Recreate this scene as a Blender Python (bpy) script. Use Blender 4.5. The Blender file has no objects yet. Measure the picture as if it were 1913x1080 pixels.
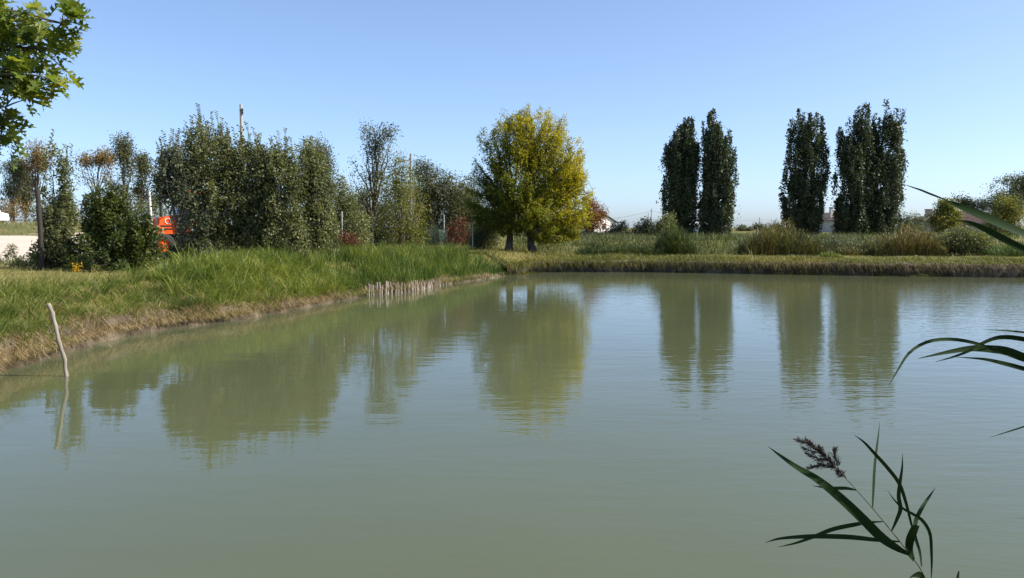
import bpy, math, random
import numpy as np
from mathutils import Vector, Matrix

# ------------------------------------------------------------------ camera, sky, sun, exposure
SC = bpy.context.scene
COL = SC.collection
FPX, CX, CY, HORIZON, EYE = 1445.0, 956.5, 540.0, 425.0, 2.5
PITCH = math.atan((CY - HORIZON) / FPX)
cam_d = bpy.data.cameras.new('camera'); cam = bpy.data.objects.new('camera', cam_d); COL.objects.link(cam)
cam.location = (0, 0, EYE); cam.rotation_euler = (math.pi / 2 - PITCH, 0, 0)
cam_d.sensor_width = 36; cam_d.lens = FPX / 1913.0 * 36; cam_d.clip_start = 0.05; cam_d.clip_end = 6000
SC.camera = cam

SUN_AZ, SUN_EL = math.radians(97), math.radians(44)
world = bpy.data.worlds.new('World'); SC.world = world; world.use_nodes = True
wn = world.node_tree.nodes; wl = world.node_tree.links
sky = wn.new('ShaderNodeTexSky'); sky.sky_type = 'NISHITA'; sky.sun_disc = False
sky.sun_elevation = SUN_EL; sky.sun_rotation = SUN_AZ; sky.altitude = 0
sky.air_density = 0.62; sky.dust_density = 1.15; sky.ozone_density = 4.0
wb = wn.new('ShaderNodeMix'); wb.data_type = 'RGBA'; wb.blend_type = 'MULTIPLY'; wb.inputs[0].default_value = 1; wb.inputs[7].default_value = (1.39, 1.46, 1.53, 1)   # the camera's white balance
gm = wn.new('ShaderNodeGamma'); gm.inputs[1].default_value = .8   # the phone's soft tone curve
wl.new(sky.outputs[0], gm.inputs[0]); wl.new(gm.outputs[0], wb.inputs[6]); wl.new(wb.outputs[2], wn['Background'].inputs['Color']); wn['Background'].inputs['Strength'].default_value = 0.128
sun_d = bpy.data.lights.new('sun', 'SUN'); sun_d.energy = 5.0; sun_d.angle = math.radians(0.53); sun_d.color = (1.0, 0.93, 0.82)
sun = bpy.data.objects.new('sun', sun_d); COL.objects.link(sun)
sdir = Vector((math.sin(SUN_AZ) * math.cos(SUN_EL), math.cos(SUN_AZ) * math.cos(SUN_EL), math.sin(SUN_EL)))
sun.rotation_euler = sdir.to_track_quat('Z', 'Y').to_euler(); sun.location = (30, 10, 40)
vs = SC.view_settings
vs.view_transform = 'Standard'; vs.look = 'None'; vs.exposure = 0.75; vs.gamma = 1.0; vs.use_curve_mapping = False
try:
    SC.cycles.max_bounces = 6; SC.cycles.transmission_bounces = 4; SC.cycles.diffuse_bounces = 3
    SC.cycles.glossy_bounces = 3; SC.cycles.transparent_max_bounces = 6; SC.cycles.caustics_reflective = False
except Exception:
    pass

# ------------------------------------------------------------------ helpers
CP, SP = math.cos(PITCH), math.sin(PITCH)
def pt(px, py, d):
    """world point that stands at depth d (metres along Y) and shows at photo pixel (px, py)"""
    u = (px - CX) / FPX; v = (CY - py) / FPX
    s = d / (CP + v * SP)
    return np.array([u * s, d, EYE + (-SP + v * CP) * s])
def onwater(px, py, z=0.0):
    u = (px - CX) / FPX; v = (CY - py) / FPX
    s = (z - EYE) / (-SP + v * CP)
    return (u * s, (CP + v * SP) * s)
def sstep(a, b, x):
    t = np.clip((np.asarray(x, float) - a) / (b - a), 0, 1)
    return t * t * (3 - 2 * t)
def wav(p, seed, freq=1.0):
    """cheap smooth pseudo noise, about -1..1"""
    r = np.random.default_rng(seed); p = np.asarray(p, float)
    out = np.zeros(p.shape[0])
    for k in range(6):
        v = r.normal(size=p.shape[1]); v /= np.linalg.norm(v)
        out += np.sin(p @ v * freq * (0.7 + 0.5 * k) + r.uniform(0, 6.28)) / (1 + 0.35 * k)
    return out / 2.6
def nrm(v):
    return v / np.maximum(np.linalg.norm(v, axis=-1, keepdims=True), 1e-9)

def np_mesh(name, verts, faces, mat=None, smooth=False):
    """faces: list of (K,n) int arrays, all n-gons of one size per array"""
    verts = np.ascontiguousarray(verts, np.float32)
    me = bpy.data.meshes.new(name)
    me.vertices.add(len(verts)); me.vertices.foreach_set('co', verts.ravel())
    loops = np.concatenate([np.asarray(f, np.int32).ravel() for f in faces])
    tot = np.concatenate([np.full(len(f), np.asarray(f).shape[1], np.int32) for f in faces])
    st = np.concatenate([[0], np.cumsum(tot)[:-1]]).astype(np.int32)
    me.loops.add(len(loops)); me.loops.foreach_set('vertex_index', loops)
    me.polygons.add(len(tot)); me.polygons.foreach_set('loop_start', st); me.polygons.foreach_set('loop_total', tot)
    if smooth: me.polygons.foreach_set('use_smooth', np.ones(len(tot), bool))
    me.update(calc_edges=True); me.validate()
    if mat: me.materials.append(mat)
    return me
def link(name, me, parent=None, loc=None):
    o = bpy.data.objects.new(name, me); COL.objects.link(o)
    if parent: o.parent = parent
    if loc is not None: o.location = loc
    return o
def thing(name, label, cat, loc=(0, 0, 0), rz=0.0, group=None):
    o = bpy.data.objects.new(name, None); COL.objects.link(o); o.empty_display_size = 0.2
    o.location = loc; o.rotation_euler = (0, 0, rz)
    o['label'] = label; o['category'] = cat
    if group: o['group'] = group
    return o
def tag(o, label=None, cat=None, group=None, kind=None):
    if label: o['label'] = label
    if cat: o['category'] = cat
    if group: o['group'] = group
    if kind: o['kind'] = kind
    return o

class MB:
    """collects boxes, tubes, prisms in python lists and builds ONE mesh"""
    def __init__(s): s.v = []; s.f = []
    def add(s, vs_, fs_):
        n = len(s.v); s.v += [tuple(map(float, q)) for q in vs_]; s.f += [tuple(i + n for i in q) for q in fs_]
    def box(s, x0, x1, y0, y1, z0, z1, b=0.0):
        if b <= 0:
            s.add([(x, y, z) for z in (z0, z1) for y in (y0, y1) for x in (x0, x1)],
                  [(0, 2, 3, 1), (4, 5, 7, 6), (0, 1, 5, 4), (2, 6, 7, 3), (0, 4, 6, 2), (1, 3, 7, 5)])
        else:
            pr = [(x0 + b, y0), (x1 - b, y0), (x1, y0 + b), (x1, y1 - b), (x1 - b, y1), (x0 + b, y1), (x0, y1 - b), (x0, y0 + b)]
            ins = [(x0 + 2*b, y0 + b), (x1 - 2*b, y0 + b), (x1 - b, y0 + 2*b), (x1 - b, y1 - 2*b), (x1 - 2*b, y1 - b), (x0 + 2*b, y1 - b), (x0 + b, y1 - 2*b), (x0 + b, y0 + 2*b)]
            vv = [(x, y, z0) for x, y in ins] + [(x, y, z0 + b) for x, y in pr] + [(x, y, z1 - b) for x, y in pr] + [(x, y, z1) for x, y in ins]
            ff = [tuple(range(7, -1, -1)), tuple(range(24, 32))]
            for k in range(3):
                for i in range(8): ff.append((k*8 + i, k*8 + (i+1) % 8, k*8 + 8 + (i+1) % 8, k*8 + 8 + i))
            s.add(vv, ff)
    def tube(s, pts, rad, n=6, cap=True):
        pts = np.asarray(pts, float); k = len(pts)
        rad = np.full(k, rad) if np.isscalar(rad) else np.asarray(rad, float)
        tan = nrm(np.gradient(pts, axis=0))
        up = np.array([0, 0, 1.0]) if abs(tan[0][2]) < 0.9 else np.array([1.0, 0, 0])
        vv = []
        for i in range(k):
            a = np.cross(tan[i], up); a /= max(np.linalg.norm(a), 1e-9); b = np.cross(tan[i], a)
            for j in range(n):
                t = 2 * math.pi * j / n
                vv.append(pts[i] + rad[i] * (math.cos(t) * a + math.sin(t) * b))
        ff = [(i*n + j, i*n + (j+1) % n, (i+1)*n + (j+1) % n, (i+1)*n + j) for i in range(k-1) for j in range(n)]
        if cap: ff += [tuple(range(n-1, -1, -1)), tuple(range((k-1)*n, k*n))]
        s.add(vv, ff)
    def cyl(s, c, axis, r, h, n=16):
        a = np.zeros(3); a[axis] = h / 2; c = np.asarray(c, float)
        s.tube([c - a, c + a], r, n)
    def prism(s, prof, y0, y1, axis='y'):
        n = len(prof)
        if axis == 'y': vv = [(x, y0, z) for x, z in prof] + [(x, y1, z) for x, z in prof]
        else: vv = [(y0, x, z) for x, z in prof] + [(y1, x, z) for x, z in prof]
        s.add(vv, [tuple(range(n)), tuple(range(2*n-1, n-1, -1))] + [(i, i+n, (i+1) % n + n, (i+1) % n) for i in range(n)])
    def build(s, name, mat, parent=None, loc=None, smooth=False):
        me = bpy.data.meshes.new(name); me.from_pydata(s.v, [], s.f); me.validate(); me.update()
        import bmesh
        bm = bmesh.new(); bm.from_mesh(me); bmesh.ops.recalc_face_normals(bm, faces=bm.faces); bm.to_mesh(me); bm.free()
        if smooth:
            for p in me.polygons: p.use_smooth = True
        me.materials.append(mat)
        return link(name, me, parent, loc)

# ------------------------------------------------------------------ materials
def new_mat(name):
    m = bpy.data.materials.new(name); m.use_nodes = True
    nt = m.node_tree; nt.nodes.clear()
    out = nt.nodes.new('ShaderNodeOutputMaterial')
    return m, nt, out
def ramp(nt, cols):
    r = nt.nodes.new('ShaderNodeValToRGB'); e = r.color_ramp.elements
    while len(e) > 1: e.remove(e[-1])
    e[0].position = cols[0][0]; e[0].color = (*cols[0][1], 1)
    for p, c in cols[1:]:
        q = e.new(p); q.color = (*c, 1)
    return r
def noise(nt, scale, detail=4, vec=None, rough=0.6):
    t = nt.nodes.new('ShaderNodeTexNoise'); t.inputs['Scale'].default_value = scale; t.inputs['Detail'].default_value = detail
    t.inputs['Roughness'].default_value = rough
    if vec is not None: nt.links.new(vec, t.inputs['Vector'])
    return t
def math_n(nt, op, a, b=None, clamp=False):
    m = nt.nodes.new('ShaderNodeMath'); m.operation = op; m.use_clamp = clamp
    for i, q in enumerate((a, b)):
        if q is None: continue
        if isinstance(q, (int, float)): m.inputs[i].default_value = q
        else: nt.links.new(q, m.inputs[i])
    return m.outputs[0]
def mat_leaf(name, cols, trans=0.35, rough=0.5, spec=0.35, nscale=0.7, namt=0.5, xgrad=None, tint=(1.0, 1.0, 0.55)):
    """thin foliage: colour varies leaf by leaf and in patches; light passes through"""
    m, nt, out = new_mat(name)
    geo = nt.nodes.new('ShaderNodeNewGeometry')
    nz = noise(nt, nscale, 3, geo.outputs['Position'])
    f = math_n(nt, 'MULTIPLY', geo.outputs['Random Per Island'], 1 - namt)
    g = math_n(nt, 'MULTIPLY_ADD', nz.outputs['Fac'], 2.4 * namt); g.node.inputs[2].default_value = -0.7 * namt
    f = math_n(nt, 'ADD', f, g, True)
    if xgrad:
        sx = nt.nodes.new('ShaderNodeSeparateXYZ'); nt.links.new(geo.outputs['Position'], sx.inputs[0])
        t = math_n(nt, 'MULTIPLY_ADD', sx.outputs[0], xgrad[0]); t.node.inputs[2].default_value = xgrad[1]
        t2 = math_n(nt, 'MULTIPLY_ADD', sx.outputs[2], xgrad[2]); nt.links.new(t, t2.node.inputs[2])
        f = math_n(nt, 'ADD', math_n(nt, 'MULTIPLY', f, 0.5), math_n(nt, 'MULTIPLY', math_n(nt, 'MAXIMUM', math_n(nt, 'MINIMUM', t2, 1.0), 0.0), 0.5), True)
    r = ramp(nt, cols); nt.links.new(f, r.inputs[0])
    p = nt.nodes.new('ShaderNodeBsdfPrincipled'); nt.links.new(r.outputs[0], p.inputs['Base Color'])
    p.inputs['Roughness'].default_value = rough; p.inputs['Specular IOR Level'].default_value = spec
    tr = nt.nodes.new('ShaderNodeBsdfTranslucent')
    mx = nt.nodes.new('ShaderNodeMix'); mx.data_type = 'RGBA'; mx.blend_type = 'MULTIPLY'; mx.inputs[0].default_value = 1
    nt.links.new(r.outputs[0], mx.inputs[6]); mx.inputs[7].default_value = (*[q * 1.3 for q in tint], 1)
    nt.links.new(mx.outputs[2], tr.inputs['Color'])
    ms = nt.nodes.new('ShaderNodeMixShader'); ms.inputs[0].default_value = trans
    nt.links.new(p.outputs[0], ms.inputs[1]); nt.links.new(tr.outputs[0], ms.inputs[2]); nt.links.new(ms.outputs[0], out.inputs[0])
    return m
def mat_surf(name, cols, scale=4.0, rough=0.8, bump=0.0, bscale=None, detail=6, stretch=None, metal=0.0, spec=0.4):
    m, nt, out = new_mat(name)
    tc = nt.nodes.new('ShaderNodeTexCoord'); vec = tc.outputs['Object']
    if stretch:
        mp = nt.nodes.new('ShaderNodeMapping'); mp.inputs['Scale'].default_value = stretch; nt.links.new(vec, mp.inputs[0]); vec = mp.outputs[0]
    nz = noise(nt, scale, detail, vec)
    r = ramp(nt, cols); nt.links.new(nz.outputs['Fac'], r.inputs[0])
    p = nt.nodes.new('ShaderNodeBsdfPrincipled'); nt.links.new(r.outputs[0], p.inputs['Base Color'])
    p.inputs['Roughness'].default_value = rough; p.inputs['Metallic'].default_value = metal; p.inputs['Specular IOR Level'].default_value = spec
    if bump:
        n2 = noise(nt, bscale or scale * 3, 5, vec)
        b = nt.nodes.new('ShaderNodeBump'); b.inputs['Strength'].default_value = 1; b.inputs['Distance'].default_value = bump
        nt.links.new(n2.outputs['Fac'], b.inputs['Height']); nt.links.new(b.outputs[0], p.inputs['Normal'])
    nt.links.new(p.outputs[0], out.inputs[0])
    return m

M = {}
M['bark'] = mat_surf('bark', [(.3, (.035, .028, .02)), (.7, (.10, .085, .065))], 6, .9, .02, 14, stretch=(1, 1, .25))
M['bark_grey'] = mat_surf('bark_grey', [(.3, (.10, .09, .075)), (.7, (.24, .22, .19))], 6, .9, .01, 14, stretch=(1, 1, .3))
M['bark_pale'] = mat_surf('bark_pale', [(.3, (.35, .32, .27)), (.7, (.62, .58, .52))], 8, .9, .006, 20, stretch=(1, 1, .3))
M['poplar'] = mat_leaf('poplar_leaves', [(0, (.026, .04, .018)), (.5, (.055, .075, .033)), (.85, (.095, .115, .055)), (1, (.16, .17, .10))], .2, .45, .35)
M['willow'] = mat_leaf('willow_leaves', [(0, (.05, .085, .014)), (.25, (.11, .14, .018)), (.5, (.30, .28, .02)), (.75, (.50, .41, .022)), (1, (.62, .46, .04))], .5, .5, .25, .35, .45, xgrad=(.11, -.20, .08))  # greener left side: part autumn colour, part shade painted into the leaves
M['hedge'] = mat_leaf('hedge_leaves', [(0, (.05, .062, .024)), (.5, (.125, .14, .054)), (.85, (.225, .235, .10)), (1, (.34, .31, .16))], .36, .46, .3, .8)
M['hedge_grey'] = mat_leaf('greygreen_leaves', [(0, (.055, .066, .04)), (.5, (.105, .12, .072)), (1, (.22, .23, .14))], .3, .5, .25, .8)
M['laurel'] = mat_leaf('laurel_leaves', [(0, (.02, .034, .010)), (.5, (.05, .070, .014)), (.85, (.11, .13, .025)), (1, (.24, .22, .045))], .3, .42, .35, .9)
M['yellowgreen'] = mat_leaf('yellowgreen_leaves', [(0, (.07, .09, .018)), (.5, (.155, .165, .032)), (1, (.30, .25, .055))], .38, .5, .3, .8)
M['yellow'] = mat_leaf('yellow_leaves', [(0, (.45, .25, .01)), (1, (.65, .45, .03))], .4, .5, .3)
M['rust'] = mat_leaf('rust_leaves', [(0, (.09, .03, .012)), (.5, (.2, .085, .02)), (1, (.33, .17, .035))], .35, .5, .3)
M['redbush'] = mat_leaf('red_leaves', [(0, (.05, .022, .014)), (.5, (.12, .04, .022)), (.8, (.16, .075, .03)), (1, (.10, .09, .03))], .3, .5, .3, 1.5)
M['ochre'] = mat_leaf('ochre_leaves', [(0, (.10, .08, .03)), (.5, (.22, .15, .05)), (1, (.34, .22, .08))], .35, .5, .3)
M['greyfar'] = mat_leaf('far_leaves', [(0, (.055, .065, .035)), (.5, (.105, .115, .06)), (1, (.19, .18, .09))], .35, .5, .25, .4)
M['darkshrub'] = mat_leaf('dark_leaves', [(0, (.010, .018, .008)), (.6, (.022, .034, .014)), (1, (.045, .055, .022))], .15, .5, .3)
M['paleplant'] = mat_leaf('pale_leaves', [(0, (.25, .26, .14)), (1, (.55, .52, .34))], .3, .6, .2)
M['oak'] = mat_leaf('oak_leaves', [(0, (.065, .105, .016)), (.5, (.14, .19, .03)), (.85, (.27, .28, .04)), (1, (.46, .36, .05))], .5, .4, .35, 1.2, .35)
M['sedge'] = mat_leaf('sedge', [(0, (.075, .11, .018)), (.4, (.15, .19, .03)), (.75, (.25, .275, .055)), (1, (.42, .36, .15))], .38, .5, .25, .5)
M['sedge_dark'] = mat_leaf('sedge_dark', [(0, (.04, .08, .018)), (.5, (.085, .135, .026)), (.85, (.15, .20, .038)), (1, (.30, .28, .10))], .35, .5, .25, .5)
M['lawn'] = mat_leaf('lawn_grass', [(0, (.085, .115, .022)), (.4, (.165, .165, .042)), (.75, (.28, .23, .08)), (1, (.38, .30, .14))], .3, .6, .25, .45, .6)
M['straw'] = mat_leaf('dry_straw', [(0, (.15, .10, .05)), (.4, (.30, .22, .11)), (.8, (.46, .36, .21)), (1, (.55, .46, .32))], .25, .6, .2, 1.0)
M['russet'] = mat_leaf('russet_grass', [(0, (.14, .075, .03)), (.5, (.26, .14, .06)), (1, (.36, .26, .11))], .3, .6, .2, 1.0)
M['farbank'] = mat_leaf('farbank_grass', [(0, (.055, .068, .014)), (.4, (.11, .12, .024)), (.75, (.19, .17, .042)), (1, (.32, .25, .10))], .33, .5, .3, .35, .6)
M['reedfar'] = mat_leaf('far_reeds', [(0, (.04, .05, .014)), (.35, (.09, .10, .025)), (.65, (.18, .15, .045)), (1, (.34, .23, .10))], .3, .5, .3, .5)
M['reedgreen'] = mat_leaf('green_reeds', [(0, (.032, .052, .014)), (.5, (.072, .098, .024)), (.85, (.13, .145, .045)), (1, (.24, .19, .08))], .3, .5, .3, .5)
M['roots'] = mat_leaf('roots', [(0, (.035, .026, .017)), (.5, (.09, .066, .042)), (1, (.22, .17, .11))], .1, .8, .1, 1.2)

# ground: soil with thin turf, dry patches
def ground_mat():
    m, nt, out = new_mat('ground_turf')
    geo = nt.nodes.new('ShaderNodeNewGeometry')
    n1 = noise(nt, .22, 5, geo.outputs['Position']); n2 = noise(nt, 3.5, 5, geo.outputs['Position'])
    f = math_n(nt, 'ADD', math_n(nt, 'MULTIPLY', n1.outputs[0], .65), math_n(nt, 'MULTIPLY', n2.outputs[0], .35), True)
    r = ramp(nt, [(.28, (.05, .065, .017)), (.45, (.10, .105, .03)), (.58, (.165, .14, .05)), (.75, (.24, .18, .08))]); nt.links.new(f, r.inputs[0])
    p = nt.nodes.new('ShaderNodeBsdfPrincipled'); p.inputs['Roughness'].default_value = .95; p.inputs['Specular IOR Level'].default_value = .1
    nt.links.new(r.outputs[0], p.inputs['Base Color'])
    b = nt.nodes.new('ShaderNodeBump'); b.inputs['Distance'].default_value = .06; nt.links.new(n2.outputs[0], b.inputs['Height']); nt.links.new(b.outputs[0], p.inputs['Normal'])
    nt.links.new(p.outputs[0], out.inputs[0]); return m
M['ground'] = ground_mat()
M['clay'] = mat_surf('bank_clay', [(.25, (.03, .022, .014)), (.48, (.07, .052, .032)), (.62, (.14, .108, .07)), (.8, (.30, .25, .19))], 1.6, .95, .08, 7, 8)
M['clay_dark'] = mat_surf('bank_soil', [(.25, (.025, .02, .014)), (.5, (.085, .067, .047)), (.65, (.17, .14, .10)), (.8, (.26, .225, .17))], 1.6, .95, .08, 7, 8)
M['sand'] = mat_surf('sand', [(.3, (.46, .37, .29)), (.7, (.60, .50, .41))], .8, .95, .03, 6)

def water_mat():
    m, nt, out = new_mat('pond_water')
    geo = nt.nodes.new('ShaderNodeNewGeometry')
    def mapped(sc, rot=0.0):
        mp = nt.nodes.new('ShaderNodeMapping'); mp.inputs['Scale'].default_value = sc; mp.inputs['Rotation'].default_value = (0, 0, rot)
        nt.links.new(geo.outputs['Position'], mp.inputs[0]); return mp.outputs[0]
    big = noise(nt, 1.0, 2, mapped((.55, 1.5, 1), .10), .5)
    mid = noise(nt, 1.0, 2, mapped((1.9, 5.5, 1), -.12), .5)
    fine = noise(nt, 1.0, 1, mapped((6.0, 17.0, 1), .15), .5)
    # breeze: calm near the left bank, rippled towards the open right side
    br = noise(nt, 1.0, 3, mapped((.05, .16, 1), .1), .5)
    sx = nt.nodes.new('ShaderNodeSeparateXYZ'); nt.links.new(geo.outputs['Position'], sx.inputs[0])
    side = math_n(nt, 'MULTIPLY_ADD', sx.outputs[0], .05); side.node.inputs[2].default_value = -.12
    breeze = math_n(nt, 'ADD', math_n(nt, 'MULTIPLY', br.outputs[0], 1.1), side)
    breeze = math_n(nt, 'MINIMUM', math_n(nt, 'MAXIMUM', breeze, .22), 1.6)
    h = math_n(nt, 'ADD', math_n(nt, 'MULTIPLY', big.outputs[0], .0060), math_n(nt, 'MULTIPLY', math_n(nt, 'MULTIPLY', mid.outputs[0], .0060), breeze))
    h = math_n(nt, 'ADD', h, math_n(nt, 'MULTIPLY', math_n(nt, 'MULTIPLY', fine.outputs[0], .0019), breeze))
    b = nt.nodes.new('ShaderNodeBump'); b.inputs['Strength'].default_value = 1; b.inputs['Distance'].default_value = 1.0
    nt.links.new(h, b.inputs['Height'])
    n3 = noise(nt, .12, 3, geo.outputs['Position'])
    r = ramp(nt, [(.3, (.074, .086, .041)), (.7, (.088, .098, .050))]); nt.links.new(n3.outputs[0], r.inputs[0])
    p = nt.nodes.new('ShaderNodeBsdfPrincipled'); nt.links.new(r.outputs[0], p.inputs['Base Color'])
    p.inputs['Roughness'].default_value = .03; p.inputs['IOR'].default_value = 1.37
    nt.links.new(b.outputs[0], p.inputs['Normal']); nt.links.new(p.outputs[0], out.inputs[0])
    return m
M['water'] = water_mat()

# ------------------------------------------------------------------ terrain
LEFT = [(-1.6, -3.0), (-4.2, .6), (-5.6, 3.0), (-6.7, 6.0), (-7.7, 10.5)] + [onwater(*q) for q in
        [(0, 693), (60, 679), (135, 655), (180, 640), (255, 624), (330, 612), (400, 604), (480, 591), (560, 577), (640, 561), (690, 551), (760, 546), (830, 532), (900, 522), (944, 515)]]
FAR = [onwater(*q) for q in [(972, 513), (990, 509), (1040, 508), (1200, 508), (1300, 509.5), (1500, 513), (1700, 516), (1913, 518)]] + [(40, 39.5), (55, 37)]
NEAR = [(58, 20), (50, 3.5), (25, 2.4), (8, 1.9), (2.2, 1.65), (.6, 1.15), (-.6, .4)]
POLY = np.array(LEFT + FAR + NEAR)
def shore_dist(x, y):
    """signed distance to the shoreline, positive on land; and index of the nearest segment"""
    p = np.stack([np.ravel(x), np.ravel(y)], 1); best = np.full(len(p), 1e9); seg = np.zeros(len(p), int)
    inside = np.zeros(len(p), bool); n = len(POLY)
    for i in range(n):
        a = POLY[i]; b = POLY[(i + 1) % n]; ab = b - a
        t = np.clip(((p - a) @ ab) / (ab @ ab), 0, 1)
        d = np.hypot(*(p - a - t[:, None] * ab).T)
        c = d < best; best[c] = d[c]; seg[c] = i
        cr = (a[1] > p[:, 1]) != (b[1] > p[:, 1])
        with np.errstate(divide='ignore', invalid='ignore'):
            inside ^= cr & (p[:, 0] < (b[0] - a[0]) * (p[:, 1] - a[1]) / (b[1] - a[1]) + a[0])
    return np.where(inside, -best, best), seg
def lip(y): return np.interp(y, [8, 19, 21.5, 28.5, 30, 36, 44], [.52, .48, .30, .26, .36, .28, .14])
def H(x, y):
    x = np.asarray(x, float); y = np.asarray(y, float); sh = x.shape; x = x.ravel(); y = y.ravel()
    sd, seg = shore_dist(x, y)
    isleft = sstep(5, -1, x)
    B = .72 + .38 * isleft
    B = B - .12 * sstep(0, 8, 3 - y) * 1.0
    B = B + (1.62 - B) * sstep(50.5, 56.0, y + 1.2 * wav(np.stack([x, y], 1), 5, .25)) * sstep(-2, 4, x) + (1.5 - B) * sstep(46, 70, y) * sstep(4, -2, x)
    sandy = sstep(-14, -20, x) * sstep(29, 34, y)
    B = B + sandy * ((1.08 + .70 * sstep(30, 72, y)) - B)
    B = B + 1.1 * sstep(68, 76, y) * sstep(-33, -41, x) * sstep(320, 220, y)
    B = B + .05 * wav(np.stack([x, y], 1), 3, .8)
    lp = lip(y)
    left_prof = lp * sstep(.10, .40, sd) + (B - lp) * sstep(.3, 2.3, sd)
    far_prof = B * (.85 * sstep(0, .4, sd) + .15 * sstep(.3, 1.6, sd))
    land = left_prof * isleft + far_prof * (1 - isleft)
    z = np.where(sd > 0, land - .12 * sstep(.3, .05, sd), -.12 - .8 * sstep(0, 1.0, -sd))
    return z.reshape(sh)
def hz(x, y): return float(H(np.array([x]), np.array([y]))[0])
def axis_coords(lo, hi, step, far, growth=1.22):
    a = list(np.arange(lo, hi + 1e-6, step)); s = step
    v = hi
    while v < far: s *= growth; v += s; a.append(v)
    s = step; v = lo; b = []
    while v > -far: s *= growth; v -= s; b.append(v)
    return np.array(b[::-1] + a)
gx = axis_coords(-26, 34, .36, 2500); gy = axis_coords(-4, 60, .36, 2500)
gy = gy[gy > -400]
XX, YY = np.meshgrid(gx, gy); ZZ = H(XX, YY)
nx, ny = len(gx), len(gy)
idx = np.arange(nx * ny).reshape(ny, nx)
quads = np.stack([idx[:-1, :-1], idx[:-1, 1:], idx[1:, 1:], idx[1:, :-1]], -1).reshape(-1, 4)
tag(link('ground', np_mesh('ground', np.stack([XX, YY, ZZ], -1).reshape(-1, 3), [quads], M['ground'], True)), kind='structure')
# sandy yard beyond the fence, a sheet just above the ground
def sheet(name, xs, ys, mat, lift, keep=None):
    X, Y = np.meshgrid(xs, ys); Z = H(X, Y) + lift
    i = np.arange(X.size).reshape(X.shape)
    q = np.stack([i[:-1, :-1], i[:-1, 1:], i[1:, 1:], i[1:, :-1]], -1).reshape(-1, 4)
    if keep is not None:
        c = np.stack([X.ravel()[q].mean(1), Y.ravel()[q].mean(1)], 1); q = q[keep(c)]
    return tag(link(name, np_mesh(name, np.stack([X, Y, Z], -1).reshape(-1, 3), [q], mat, True)), kind='structure')
sheet('sandy_yard', np.arange(-75, -13, .7), np.arange(30, 73, .7), M['sand'], .02,
      lambda c: (c[:, 1] > 31.5 + .8 * wav(c, 8, .6)) & (c[:, 1] < 69.5 + 1.2 * wav(c, 9, .4)) & (c[:, 0] < -1.5 - .485 * c[:, 1] + 1.0 * wav(c, 10, .5)))
# water
wx = np.linspace(-16, 62, 40); wy = np.linspace(-5, 52, 40)
X, Y = np.meshgrid(wx, wy); i = np.arange(X.size).reshape(X.shape)
q = np.stack([i[:-1, :-1], i[:-1, 1:], i[1:, 1:], i[1:, :-1]], -1).reshape(-1, 4)
tag(link('pond_water', np_mesh('pond_water', np.stack([X, Y, 0 * X], -1).reshape(-1, 3), [q], M['water'], True)), kind='structure')

# eroded bank faces: strips that follow the waterline
def resample(pl, step):
    pl = np.asarray(pl, float); d = np.concatenate([[0], np.cumsum(np.hypot(*np.diff(pl, axis=0).T))])
    s = np.arange(0, d[-1], step)
    return np.stack([np.interp(s, d, pl[:, 0]), np.interp(s, d, pl[:, 1])], 1), s
def land_normal(p):
    t = nrm(np.gradient(p, axis=0)); k = 9
    t = nrm(np.stack([np.convolve(np.pad(t[:, j], k // 2, 'edge'), np.ones(k) / k, 'valid') for j in (0, 1)], 1))
    return np.stack([-t[:, 1], t[:, 0]], 1)
SHORE_L, SL = resample(LEFT, .11); NL = land_normal(SHORE_L)      # land lies to the left of the direction of travel
SHORE_F, SF = resample(LEFT[-1:] + FAR, .11); NF = land_normal(SHORE_F)
def bank_strip(name, pts, nor, prof, mat, seed, amp):
    K = len(prof); V = []
    for k, (o, z) in enumerate(prof):
        q3 = np.concatenate([pts, np.full((len(pts), 1), z * 2.0)], 1)
        j = amp * wav(q3, seed, 2.6) + amp * .7 * wav(q3, seed + 1, 8.0)
        w = 0.25 if k in (0, K - 1) else 1.0
        off = o + j * w + ((.22 * wav(pts, seed + 5, .55) + .12 * wav(pts, seed + 6, 1.4)) * (1 if 0 < k < K - 1 else .6) if name == 'far_bank' else 0)
        xy = pts + nor * off[:, None]
        if name == 'left_bank' and z > 0: z = z / .42 * lip(pts[:, 1])
        zz = z * np.ones(len(pts)) + (.05 * wav(q3, seed + 2, 3.1) if 1 < k < K - 1 else 0)
        if k >= K - 2: zz = H(xy[:, 0], xy[:, 1]) + (.012 if k == K - 2 else -.09)
        V.append(np.concatenate([xy, zz[:, None]], 1))
    V = np.array(V); n = len(pts); i = np.arange(K * n).reshape(K, n)
    q = np.stack([i[:-1, :-1], i[:-1, 1:], i[1:, 1:], i[1:, :-1]], -1).reshape(-1, 4)
    return tag(link(name, np_mesh(name, V.reshape(-1, 3), [q], mat, True)), kind='structure')
bank_strip('left_bank', SHORE_L, NL, [(-.30, -.5), (-.06, -.04), (-.02, .08), (.02, .20), (.05, .32), (.16, .42), (.42, .5), (.8, .6)], M['clay'], 21, .10)
bank_strip('far_bank', SHORE_F, NF, [(-.2, -.5), (.05, -.04), (.02, .1), (-.02, .25), (-.06, .40), (-.05, .52), (.18, .62), (.6, .6), (1.0, .6)], M['clay_dark'], 31, .15)

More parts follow.
